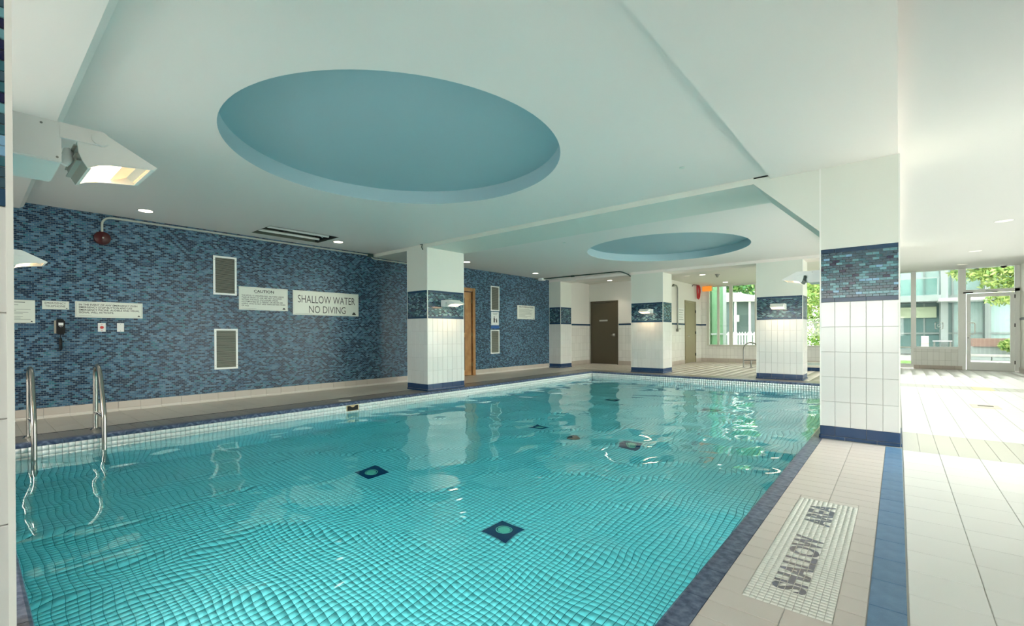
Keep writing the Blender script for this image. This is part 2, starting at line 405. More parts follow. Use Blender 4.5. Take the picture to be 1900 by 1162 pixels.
# SHALLOW AREA mosaic panel
pan = thing('mosaic_lettering_panel', 'white mosaic floor panel lettered shallow area at the pool edge', 'floor sign', (-.349, 2.85, 0))
nx = 12; wx = (PXb - PXa) / nx; ny = 62; wy = (PYb - PYa) / ny
PANT = mat('white_mosaic_chip', (.83, .83, .78), .3)
joined('mosaic_chips', [(PXa + (i + .5) * wx, PYa + (j + .5) * wy, .0005, wx - .0022, wy - .0016) for i in range(nx) for j in range(ny)], 'Z+', PANT, pan, t=.002)
part('grout_bed', MB().box(PXa, PXb, PYa, PYb, -.004, -.0008), mat('panel_grout', (.55, .55, .51), .9), pan)
LET = mat('slate_lettering_tile', (.085, .105, .135), .3, mottle=(.12, .15, .24), mscale=30)
nn, ll = nodes(LET)   # grout joints running through the letters, same joints as the chips
def joint_mask(mt, base, px, py, ox, oy, w):
    n, l = nodes(mt); tc = n.new('ShaderNodeTexCoord'); sp = n.new('ShaderNodeSeparateXYZ'); l.new(tc.outputs['Object'], sp.inputs[0]); ms = []
    for ax, pr_, of in (('X', px, ox), ('X', px, ox)):
        s1 = n.new('ShaderNodeMath'); s1.operation = 'SUBTRACT'; l.new(sp.outputs[ax], s1.inputs[0]); s1.inputs[1].default_value = of
        d1 = n.new('ShaderNodeMath'); d1.operation = 'DIVIDE'; l.new(s1.outputs[0], d1.inputs[0]); d1.inputs[1].default_value = pr_
        f1 = n.new('ShaderNodeMath'); f1.operation = 'FRACT'; l.new(d1.outputs[0], f1.inputs[0])
        c1 = n.new('ShaderNodeMath'); c1.operation = 'LESS_THAN'; l.new(f1.outputs[0], c1.inputs[0]); c1.inputs[1].default_value = w / pr_; ms.append(c1)
    mx_ = n.new('ShaderNodeMath'); mx_.operation = 'MAXIMUM'; l.new(ms[0].outputs[0], mx_.inputs[0]); l.new(ms[1].outputs[0], mx_.inputs[1])
    b = n['Principled BSDF']; old = b.inputs['Base Color'].links[0].from_socket
    mm = n.new('ShaderNodeMix'); mm.data_type = 'RGBA'; l.new(mx_.outputs[0], mm.inputs[0]); l.new(old, mm.inputs[6]); mm.inputs[7].default_value = (*base, 1)
    l.new(mm.outputs[2], b.inputs['Base Color'])
joint_mask(LET, (.6, .6, .56), wx, 10.0, PXa - .0010, -50, .0020)
text('SHALLOW', .672, .130, (-.3620, 2.584, .0011), 'Z+', LET, pan, bold=.03, right=(0, 1, 0), up=(-1, 0, 0))
text('AREA', .372, .130, (-.3620, 3.313, .0011), 'Z+', LET, pan, bold=.03, right=(0, 1, 0), up=(-1, 0, 0))

# left deck
fl2 = struct('floor', MB().box(XW, PX0 - CW, -3.0, YF * 0 + 12.36, -.2, -.004), GROUT)
ysL = [(.165 + k * T, .165 + (k + 1) * T) for k in range(-12, 48)]
ysL = [(a_, min(b_, 12.36)) for a_, b_ in ysL if a_ < 12.3]
lay(fl2, grid(XW, -7.40, .4567), ysL, 0, BEIGED, 'tile', 150, vis=lambda i: i[1] > .1)
ysB = [(.165 + k * T / 2, .165 + (k + 1) * T / 2) for k in range(-24, 95)]
ysB = [(a_, min(b_, 12.36)) for a_, b_ in ysB if a_ < 12.34]
lay(fl2, [(-7.383, PX0 - CW)], ysB, 0, BROWNT, 'taupe_tile', 100, vis=lambda i: i[1] > .1)
part('slot_drain', MB().box(-7.3985, -7.3845, -3, 12.36, -.004, .0015), DARK, fl2)
# far deck, near deck
fd = struct('floor', MB().box(-8.77, -.0947, PY1 + CW, YF, -.2, -.004).box(-9.6, -8.77, 12.36, 15, -.2, -.004), GROUT)
lay(fd, grid(-8.77, -.0947, T), grid(12.36, YF, T), 0, BEIGED, 'tile', 0)
lay(fd, grid(PX0, -.0947, T), [(PY1 + CW, 12.36)], 0, BROWNT, 'tile', 34)
part('tile_strip', MB().box(PX1, -.0947, 5.76, PY1 + CW, -.003, 0), BEIGE, fd)
struct('floor', MB().box(PX1 + CW, -.0947, 5.76, PY1 + CW, -.2, -.004), GROUTL)
fn = struct('floor', MB().box(PX0 - CW, PX1 + CW, -3.0, PY0 - CW, -.2, -.004), GROUT)
lay(fn, grid(PX0 - CW, -.6055, T), grid(-3.0, PY0 - CW, T), 0, BEIGE, 'tile', 0)

# ------------------------------------------------------------------ pool
pool = thing('swimming_pool', 'long indoor swimming pool of pale mosaic with slate blue coping', 'pool', ((PX0 + PX1) / 2, (PY0 + PY1) / 2, ZP))
part('pool_shell', MB().box(PX0 - .1, PX0 - .006, PY0 - .1, PY1 + .1, ZP - .15, -.045).box(PX1 + .006, PX1 + .1, PY0 - .1, PY1 + .1, ZP - .15, -.045)
     .box(PX0, PX1, PY0 - .1, PY0 - .006, ZP - .15, -.045).box(PX0, PX1, PY1 + .006, PY1 + .1, ZP - .15, -.045).box(PX0, PX1, PY0, PY1, ZP - .15, ZP - .001), POOLG, pool)
st = .0505
FIT = [(-4.70, 3.05), (-2.65, 3.03), (-4.45, 5.97), (-2.83, 5.92), (-4.75, 9.05), (-2.70, 9.0)]
pf = [(PX0 + (i + .5) * st, PY0 + (j + .5) * st, ZP, st - .0042, st - .0020) for i in range(int((PX1 - PX0) / st)) for j in range(int((PY1 - PY0) / st))]
pf.sort(key=lambda i: (i[0] + .9) ** 2 + (i[1] - 1.0) ** 2 if i[1] > .2 else 99)
for i in pf[:300]: tile('mosaic_tile', i[:3], i[3], i[4], 'Z+', POOLT, pool, .001)
joined('mosaic_floor', pf[300:], 'Z+', POOLT, pool, t=.001)
zr = [(-.045 - (k + .5) * st) for k in range(25)]
joined('mosaic_wall', [(PX0, PY0 + (j + .5) * st, z, st - .0034, st - .0034) for j in range(int((PY1 - PY0) / st)) for z in zr], 'X+', POOLT, pool, t=.006)
joined('mosaic_wall', [(PX1, PY0 + (j + .5) * st, z, st - .0034, st - .0034) for j in range(int((PY1 - PY0) / st)) for z in zr], 'X-', POOLT, pool, t=.006)
joined('mosaic_wall', [(PX0 + (j + .5) * st, PY1, z, st - .0034, st - .0034) for j in range(int((PX1 - PX0) / st)) for z in zr], 'Y-', POOLT, pool, t=.006)
joined('mosaic_wall', [(PX0 + (j + .5) * st, PY0, z, st - .0034, st - .0034) for j in range(int((PX1 - PX0) / st)) for z in zr], 'Y+', POOLT, pool, t=.006)
def coping_mesh(L, inner, m):   # profile across width: 0 (pool side, rounded nose) .. CW ; along length L
    prof = [(0.004, -.045), (-.002, -.035), (-.003, -.016), (.002, -.005), (.012, 0.0005), (CW, 0.0005), (CW, -.02), (.03, -.045)]
    return prof
def coping(cx, cy, L, side):
    key = ('cop', side, round(L, 3))
    if key not in TM:
        mb = MB(); pr_ = coping_mesh(L, 0, None); h = (L - .003) / 2
        if side == 'R': mb.prism([(x, z) for x, z in pr_], 1, -h, h)
        if side == 'L': mb.prism([(-x, z) for x, z in pr_], 1, -h, h)
        if side == 'F': mb.prism([(x, z) for x, z in pr_], 0, -h, h)
        if side == 'N': mb.prism([(-x, z) for x, z in pr_], 0, -h, h)
        TM[key] = mb.mesh('coping', COPING)
    link('coping_tile', TM[key], pool, (cx, cy, 0))
for y0, y1 in grid(PY0, PY1, T): coping(PX1, (y0 + y1) / 2, y1 - y0, 'R'); coping(PX0, (y0 + y1) / 2, y1 - y0, 'L')
for x0, x1 in grid(PX0 - CW, PX1 + CW, T): coping((x0 + x1) / 2, PY1, x1 - x0, 'F'); coping((x0 + x1) / 2, PY0, x1 - x0, 'N')
wt = part('water', MB().box(PX0 - .004, PX1 + .004, PY0 - .004, PY1 + .004, ZP - .004, ZW), WATER, None); wt['kind'] = 'stuff'
tag(wt, 'clear turquoise water filling the pool', 'water')
for i, (lx_, ly_, rz_) in enumerate(((PX1, 1.6, -90), (PX1, 4.2, -90), (PX1, 7.6, -90), (PX1, 10.2, -90), (-1.6, PY0, 180), (-3.0, PY0, 180))):  # unseen lamps added below the coping, daylight alone leaves the water dark
    t_ = thing('added_pool_lamp', ('added round lamp in the right pool wall to brighten the water', 'added round lamp in the near end wall to brighten the water')[i > 3], 'added pool light', (lx_, ly_, -.40), 'lamps added in the pool walls to brighten the water', R(rz_))
    part('lens', MB().cyl((0, -.012, 0), 1, .13, .012, 32), mat('added_lamp_lens', (.9, .95, .95), .3, emit=(.75, .95, 1), es=.5), t_)
    part('ring', MB().tube(arc((0, -.012, 0), .135, 0, 2 * math.pi, 32, 'xz'), .012, 8, False), STEEL, t_, smooth=True)
    ld = bpy.data.lights.new('added_pool_fill', 'AREA'); ld.shape = 'DISK'; ld.size = .24; ld.color = (1, .95, .88); ld.energy = POOL_FILL_W * (.42, .9)[i > 3]
    o = bpy.data.objects.new('added_pool_fill', ld); C.objects.link(o); o.parent = t_; o.location = (0, .02 - .06, 0); o.rotation_euler = (R(-90), 0, 0)
names = ['near the left wall', 'nearest the shallow area panel', 'third along the left row', 'middle of the right row', 'farthest of the left row', 'farthest of the right row']
lab = ['near left square fitting with round pale cover on the pool floor', 'nearest and largest square fitting with round cover on the pool floor',
       'middle left dark square fitting under the water beside the round drain', 'middle right dark square fitting under the water beside the round drain',
       'farthest left dark square fitting on the pool floor', 'farthest right dark square fitting on the pool floor']
FITM = mat('navy_fitting_plate', (.012, .03, .11), .4); FITC = mat('pale_fitting_cover', (.5, .62, .45), .5)
for (x, y), lb in zip(FIT, lab):
    t_ = thing('pool_floor_fitting', lb, 'fitting', (x, y, ZP), 'square fittings on the pool floor')
    part('base_plate', MB().box(x - .14, x + .14, y - .14, y + .14, ZP, ZP + .006), FITM, t_)
    cv_ = part('cover', MB().cyl((x, y, ZP + .006), 2, .062, .01, 32, .055), FITC, t_, smooth=True)
    rg = MB(); rg.tube(arc((x, y, ZP + .010), .074, 0, 2 * math.pi, 32, 'xy'), .005, 6, False); part('ring', rg, FITC, cv_, smooth=True)
t_ = thing('main_drain', 'round dark drain in the middle of the pool floor', 'drain', (-3.65, 5.75, ZP))
part('drain_cover', MB().cyl((-3.65, 5.75, ZP), 2, .10, .02, 32, .09), BLACK, t_, smooth=True)
t_ = thing('skimmer_inlet', 'brass framed inlet in the white tile band of the left pool wall', 'grate', (PX0, 4.09, -.1))
part('frame', MB().box(PX0 - .001, PX0 + .006, 3.98, 4.20, -.142, -.05), BRASS, t_)
part('flap', MB().box(PX0 + .006, PX0 + .008, 3.995, 4.185, -.135, -.06), DARK, t_)
part('weir', MB().prism([(4.04, -.06), (4.14, -.06), (4.10, -.085), (4.08, -.085)], 0, PX0 + .008, PX0 + .011), BRASS, t_)
t_ = thing('deck_cover', 'round pale cover plate on the taupe tiles beside the left coping', 'cover', (-7.09, 4.09, 0))
part('lid', MB().cyl((-7.09, 4.09, 0), 2, .10, .006, 32, .095), COVE, t_, smooth=True)

# ------------------------------------------------------------------ walls
def wall_tiled(name, boxes, finish): return struct(name, boxes, finish)
wl_ = struct('wall_left', MB().box(XW - .2, XW, YB, 12.356, 0, 3.1), MOSW)
bs = struct('baseboard_left', MB().box(XW, XW + .004, YB, 12.356, 0, .135), GROUTL)
bt, bc = [], []
for y0, y1 in grid(-.35, 12.3, T):
    if 7.85 < (y0 + y1) / 2 < 8.9: continue
    tile('base_tile', (XW + .012, (y0 + y1) / 2, .088), y1 - y0 - G, .10, 'X+', BASET, bs)
    key = ('cove', round(y1 - y0, 3))
    if key not in TM:
        h = (y1 - y0 - G) / 2
        TM[key] = MB().prism([(0, .036), (.012, .036), (.018, .016), (.035, .004), (.035, 0), (0, 0)], 1, -h, h).mesh('cove', COVE)
    link('cove_tile', TM[key], bs, (XW, (y0 + y1) / 2, 0))
# near return walls (behind the camera)
struct('wall_back', MB().box(XW, XR, YB - .2, YB, 0, .85).box(XW, XR, YB - .2, YB, 2.15, 3.1).box(XW, -6.5, YB - .2, YB, .7, 2.4).box(.28, XR, YB - .2, YB, .7, 2.4), PAINTW)
# left wall beyond the far column, alcove
struct('wall_left', MB().box(XW - .2, XW, 12.356, 15.1, 1.405, 3.1), PAINTW)
struct('wall_left', MB().box(XW - .2, XW + .008, 12.99, 15.1, 0, 1.405), WTILEW)
YA = 14.9; XS = -5.93
struct('wall_alcove', MB().box(XW, XS, YA, YA + .2, 1.405, 3.1), PAINTW)
struct('wall_alcove', MB().box(XW, XS, YA - .008, YA + .2, 0, 1.405), WTILEW)
struct('wall_side', MB().box(XS - .2, XS, YA, YF, 1.405, 3.1), PAINTW)
struct('wall_side', MB().box(XS - .2, XS + .008, YA, YF, 0, 1.405), WTILEW)
struct('trim_1', MB().box(XW + .0, XW + .016, 12.99, YA, 1.395, 1.455), NAVYB)
struct('trim_2', MB().box(XW, -8.72, YA - .016, YA, 1.395, 1.455).box(-7.57, XS + .0, YA - .016, YA, 1.395, 1.455), NAVYB)
struct('trim_3', MB().box(XS, XS + .016, YA, 16.78, 1.395, 1.455).box(XS, XS + .016, 17.98, YF, 1.395, 1.455), NAVYB)
struct('baseboard_alcove', MB().box(XW, -8.72, YA - .02, YA, 0, .14).box(-7.57, XS, YA - .02, YA, 0, .14).box(XW, XW + .02, 12.99, YA - .02, 0, .14), BASEW)
struct('baseboard_side', MB().box(XS, XS + .02, YA, 16.79, 0, .14).box(XS, XS + .02, 17.97, YF, 0, .14), BASEW)
# front wall with its openings
def fw(x0, x1, z0, z1): return MB().box(x0, x1, YF, YF + .25, z0, z1)
struct('wall_front', fw(-5.93, -5.72, 0, 3.1).box(-1.6, -.55, YF, YF + .25, 0, 3.1).box(-5.72, -1.6, YF, YF + .25, 0, .62).box(-5.72, -1.6, YF, YF + .25, 2.92, 3.1)
       .box(-.55, XR, YF, YF + .25, 2.935, 3.1).box(.36, 1.43, YF, YF + .25, 0, .62), WTILEW)
struct('baseboard_front', MB().box(-5.91, -.55, YF - .02, YF, 0, .14).box(.36, 1.42, YF - .02, YF, 0, .11), BASEW)
struct('trim_4', MB().box(-5.93, -5.73, YF - .012, YF, 1.395, 1.455), NAVYB)
RG0, RG1 = 4.2, 16.4
# right wall: short solid end, then unseen glazing added to bring in daylight
struct('wall_right', MB().box(XR, XR + .2, RG1, YF + .25, 0, 3.1).box(XR, XR + .2, YB, RG0, 0, 3.1).box(XR, XR + .2, RG0, RG1, 0, .12), PAINTW)
struct('trim_5', MB().box(XR - .012, XR, RG1, YF, 1.42, 1.48), NAVYB)
struct('baseboard_right', MB().box(XR - .02, XR, RG1, YF, 0, .12), BASEW)

def window(name, bars, pane_boxes, m=ALU, gm=None):
    w = bpy.data.objects.new(name, None); C.objects.link(w); w['kind'] = 'structure'
    for b in bars: part('mullion', MB().box(*b), m, w, bevel=.006)
    for b in pane_boxes: part('pane', MB().box(*b), gm or FGLASS, w)
    return w
y0, y1 = YF + .02, YF + .10; g0, g1 = YF + .055, YF + .06
window('window_1', [(-5.72, -5.62, y0, y1, .62, 2.93), (-5.33, -5.25, y0, y1, .66, 2.88), (-4.90, -4.78, y0, y1, .66, 2.88), (-4.02, -3.92, y0, y1, .66, 2.88), (-3.0, -2.9, y0, y1, .66, 2.88), (-1.68, -1.6, y0, y1, .62, 2.93),
                    (-5.62, -1.68, YF - .03, y1, .60, .66), (-5.62, -1.68, y0, y1, 2.88, 2.94)],
       [(-5.62, -5.33, g0, g1, .66, 2.88), (-5.25, -4.9, g0, g1, .66, 2.88), (-4.78, -4.02, g0, g1, .66, 2.88), (-3.92, -3.0, g0, g1, .66, 2.88), (-2.9, -1.68, g0, g1, .66, 2.88)], mat('pale_frame', (.62, .63, .57), .4), gm=SGLASS)
window('window_2', [(.30, .42, y0, y1, 0, 2.94), (1.34, 1.50, y0 - .03, y1, 0, 2.94), (-.55, -.47, y0, y1, 0, 2.94), (.42, 1.34, YF - .02, y1, .60, .665), (-.47, .30, y0, y1, .0, .14), (-.47, .30, y0, y1, .62, .66)],
       [(-.47, .30, g0, g1, .66, 2.94), (-.47, .30, g0, g1, .14, .62), (.42, 1.34, g0, g1, .665, 2.94)])
window('window_3', [(1.50, 2.56, y0 - .02, y1, 2.215, 2.31), (2.46, 2.56, y0 - .02, y1, 0, 2.94)], [(1.50, 2.46, g0, g1, 2.31, 2.94)])
ym = [RG0 + i * (RG1 - RG0) / 10 for i in range(11)]
window('added_window_4', [(XR + .02, XR + .09, a_ - .04, a_ + .04, .12, 2.93) for a_ in ym] + [(XR + .02, XR + .09, RG0, RG1, .12, .2), (XR + .02, XR + .09, RG0, RG1, 2.86, 2.93)],
       [(XR + .05, XR + .055, ym[i] + .04, ym[i + 1] - .04, .2, 2.86) for i in range(10)], gm=GLASS)  # out of view on the right, added to carry daylight inside
window('added_window_5', [(-6.5 + 1.13 * i, -6.5 + 1.13 * i + .08, YB - .12, YB - .05, .7, 2.4) for i in range(7)], [(-6.5 + 1.13 * i + .08, -6.5 + 1.13 * i + 1.13, YB - .09, YB - .085, .7, 2.4) for i in range(6)], gm=GLASS)  # unseen glazing behind the camera, added as a daylight source
# bracket shaped sticker on the big pane
t_ = thing('window_sticker', 'small white bracketed square sticker on the large front window pane', 'sticker', (.93, YF + .05, 1.27))
mb = MB()
cx, cz, yy = .93, 1.29, YF + .045
for sx in (-1, 1):
    for sz in (-1, 1):
        mb.box(min(cx + sx * .085, cx + sx * .035), max(cx + sx * .085, cx + sx * .035), yy, yy + .003, cz + sz * .09 - .008, cz + sz * .09 + .008)
    mb.box(cx + sx * .085 - .008, cx + sx * .085 + .008, yy, yy + .003, cz - .098, cz + .098)
mb.box(cx - .035, cx + .035, yy, yy + .003, cz - .04, cz - .03).box(cx - .035, cx + .035, yy, yy + .003, cz + .03, cz + .04).box(cx - .035, cx - .025, yy, yy + .003, cz - .04, cz + .04).box(cx + .025, cx + .035, yy, yy + .003, cz - .04, cz + .04)
part('printed_mark', mb, WHITEP, t_)

# portals: let the sky in through the glazed sides
def portal(name, loc, rot, sx, sy):
    ld = bpy.data.lights.new(name, 'AREA'); ld.shape = 'RECTANGLE'; ld.size = sx; ld.size_y = sy; ld.cycles.is_portal = True
    o = bpy.data.objects.new(name, ld); C.objects.link(o); o.location = loc; o.rotation_euler = rot
portal('sky_portal', (XR + .3, (RG0 + RG1) / 2, 1.5), (0, R(90), 0), 2.8, RG1 - RG0)
portal('sky_portal', (-3.1, YB - .3, 1.55), (R(90), 0, 0), 6.9, 1.8)
portal('sky_portal', (1.0, YF + .3, 1.5), (R(-90), 0, 0), 3.1, 3.0)
portal('sky_portal', (-3.66, YF + .3, 1.78), (R(-90), 0, 0), 4.2, 2.4)

# ------------------------------------------------------------------ doors
def hinge(parent, x0, x1, y0, y1, z): part('hinge', MB().box(x0, x1, y0, y1, z - .05, z + .05), DARK, parent)
d1 = bpy.data.objects.new('door_1', None); C.objects.link(d1); d1.location = (-8.15, YA, 0); d1['kind'] = 'structure'
part('door_frame', MB().box(-8.70, -8.66, YA - .03, YA, 0, 2.28).box(-7.63, -7.59, YA - .03, YA, 0, 2.28).box(-8.66, -7.63, YA - .03, YA, 2.235, 2.28), BROWND, d1, bevel=.004)
lf1 = part('door_leaf', MB().box(-8.655, -7.635, YA - .018, YA, .01, 2.23), BROWND, d1, bevel=.004)
part('name_plate', MB().box(-8.33, -8.0, YA - .022, YA - .018, 1.545, 1.60), ALUG, lf1)
hd = part('door_handle', MB().tube([(-7.84, YA - .02, 1.05), (-7.84, YA - .07, 1.05), (-7.73, YA - .07, 1.05), (-7.72, YA - .05, 1.05)], .011).box(-7.80, -7.70, YA - .022, YA - .018, 1.0, 1.10), STEEL, lf1, smooth=True)
d2 = bpy.data.objects.new('door_2', None); C.objects.link(d2); d2.location = (XS, 17.4, 0); d2['kind'] = 'structure'
part('door_frame', MB().box(XS, XS + .03, 16.80, 16.86, 0, 2.30).box(XS, XS + .03, 17.90, 17.96, 0, 2.30).box(XS, XS + .03, 16.86, 17.90, 2.245, 2.30), TAND, d2, bevel=.004)
lf2 = part('door_leaf', MB().box(XS, XS + .018, 16.865, 17.895, .01, 2.24), TAND, d2, bevel=.004)
for z in (.3, 1.12, 1.92): hinge(d2, XS + .018, XS + .04, 17.87, 17.93, z)
part('door_handle', MB().tube([(XS + .02, 16.98, 1.0), (XS + .07, 16.98, 1.0), (XS + .07, 17.10, 1.0)], .012), STEEL, lf2, smooth=True)
# wooden door on the mosaic wall, mostly behind the near column
d3 = bpy.data.objects.new('door_3', None); C.objects.link(d3); d3.location = (XW, 8.4, 0); d3['kind'] = 'structure'
part('door_frame', MB().box(XW, XW + .06, 7.86, 7.95, 0, 2.33).box(XW, XW + .06, 8.76, 8.86, 0, 2.33).box(XW, XW + .06, 7.95, 8.76, 2.24, 2.33), WOOD, d3, bevel=.006)
part('frame_gap', MB().box(XW, XW + .012, 7.95, 8.76, 0, 2.24), WOODD, d3)
part('door_leaf', MB().box(XW, XW + .03, 7.97, 8.725, .012, 2.215), WOOD, d3, bevel=.004)
for za, zb in ((.15, 1.02), (1.14, 2.06)):
    part('door_panel', MB().box(XW + .03, XW + .036, 8.06, 8.45, za, zb), WOOD, d3, bevel=.004)
    part('panel_moulding', MB().box(XW + .03, XW + .042, 8.46, 8.475, za, zb), WOODD, d3)
for z in (.3, 1.1, 1.98): part('hinge', MB().cyl((XW + .035, 8.742, z - .05), 2, .012, .1, 10), BRASS, d3)
# glazed entrance door at the end of the aisle
d4 = bpy.data.objects.new('door_4', None); C.objects.link(d4); d4.location = (1.98, YF, 0); d4['kind'] = 'structure'
yd0, yd1 = YF - .01, YF + .05
part('stile', MB().box(1.51, 1.595, yd0, yd1, .01, 2.20), ALU, d4, bevel=.005); part('stile', MB().box(2.375, 2.455, yd0, yd1, .01, 2.20), ALU, d4, bevel=.005)
part('rail', MB().box(1.595, 2.375, yd0, yd1, 2.10, 2.20), ALU, d4, bevel=.005); part('rail', MB().box(1.595, 2.375, yd0, yd1, .01, .235), ALU, d4, bevel=.005)
part('pane', MB().box(1.595, 2.375, YF + .018, YF + .024, .235, 2.10), FGLASS, d4)
part('pull_handle', MB().tube([(1.56, yd0, 1.36), (1.56, yd0 - .06, 1.36), (1.66, yd0 - .07, 1.36), (1.675, yd0 - .07, 1.33), (1.675, yd0 - .07, 1.07), (1.66, yd0 - .07, 1.04), (1.56, yd0 - .06, 1.04), (1.56, yd0, 1.04)], .014), WHITEM, d4, smooth=True)
part('lock', MB().cyl((1.545, yd0, .93), 1, .018, -.012, 14), GREYM, d4)
for z in (.25, 1.28, 2.08): hinge(d4, 2.452, 2.47, yd0 - .012, yd0 + .01, z)
part('closer_bar', MB().box(1.44, 1.64, yd0 - .05, yd0, 2.21, 2.245), BLACK, d4)
part('closer_arm', MB().tube([(2.12, yd0 - .02, 2.22), (1.98, yd0 - .08, 2.25), (1.9, yd0 - .02, 2.26)], .01), GREYM, d4)
part('threshold', MB().box(1.5, 2.46, YF - .03, YF + .1, 0, .012), ALUG, d4)

# ------------------------------------------------------------------ ceiling
c = MB()
plate_hole(c, -5.45, -2.15, 1.18, 4.50, ZC, -3.80, 2.84, 1.57)
plate_hole(c, -5.40, -2.05, 7.75, 11.10, ZC, -3.73, 9.42, 1.60)
def q_(x0, x1, y0, y1, z=ZC): c.add([(x0, y0, z), (x1, y0, z), (x1, y1, z), (x0, y1, z)], [(0, 1, 2, 3)])
q_(XW, -1.08, .5, 1.18); q_(XW, -1.08, 4.50, 5.758); q_(-2.15, -1.08, 1.18, 4.5)
q_(-7.70, -5.45, 1.18, 4.5); q_(XW, -8.46, 1.18, 4.5); q_(-8.46, -7.70, 1.18, 3.17); q_(-8.46, -7.70, 4.35, 4.5)
q_(XW, -5.40, 7.75, 11.10); q_(-2.05, -1.08, 7.75, 11.10); q_(XW, -1.08, 6.73, 7.75); q_(XW, -1.08, 11.10, 12.356)
struct('ceiling', c, PAINT)
def recess(cx, cy, r):
    m = MB(); n_ = 96; z1 = 3.02
    ring = lambda z: [(cx + r * math.cos(2 * math.pi * i / n_), cy + r * math.sin(2 * math.pi * i / n_), z) for i in range(n_)]
    m.add(ring(ZC) + ring(z1), [(i, (i + 1) % n_, (i + 1) % n_ + n_, i + n_) for i in range(n_)] + [tuple(range(n_, 2 * n_))])
    return struct('ceiling', m, BLUEP, smooth=True)
recess(-3.80, 2.84, 1.57); recess(-3.73, 9.42, 1.60)
struct('ceiling', MB().box(0, XR, YB, YF, ZR, ZR + .2), mat('white_ceiling_paint', (.64, .635, .62), .6))
struct('ceiling', MB().box(-9.6, 0, 12.99, YF, ZR, ZR + .2), mat('warm_ceiling_paint', (.78, .76, .71), .6))
struct('ceiling', MB().box(-1.08, 0, YB, 5.758, ZS, ZR + .2).box(-1.08, 0, 5.758, 12.356, ZS, ZR + .2), PAINT)
# beams
struct('trim_6', MB().box(XW, -1.253, 5.758, 6.73, ZBM, ZC + .1), PAINTC)
struct('trim_7', MB().box(XW, 0, 12.356, 12.99, ZBM, ZC + .2), PAINT)
struct('trim_8', MB().prism([(-1.2, 2.77), (.475, 2.77), (.515, 2.80), (.515, 3.05), (-1.2, 3.05)], 0, XW, -1.08), PAINT)
struct('ceiling', MB().box(XW, -1.08, YB, -1.2, ZC, ZC + .1), PAINT)
# haunch between right column and beam
struct('trim_9', MB().prism([(-.627, 2.157), (-1.253, 2.784), (-1.253, 2.84), (-.627, 2.84)], 1, 5.758, 6.73), PAINTC)
# roof slab keeping the sky out
struct('ceiling_slab', MB().box(-9.8, XR + .3, YB - .3, YF + .3, 3.13, 3.3), GROUT)

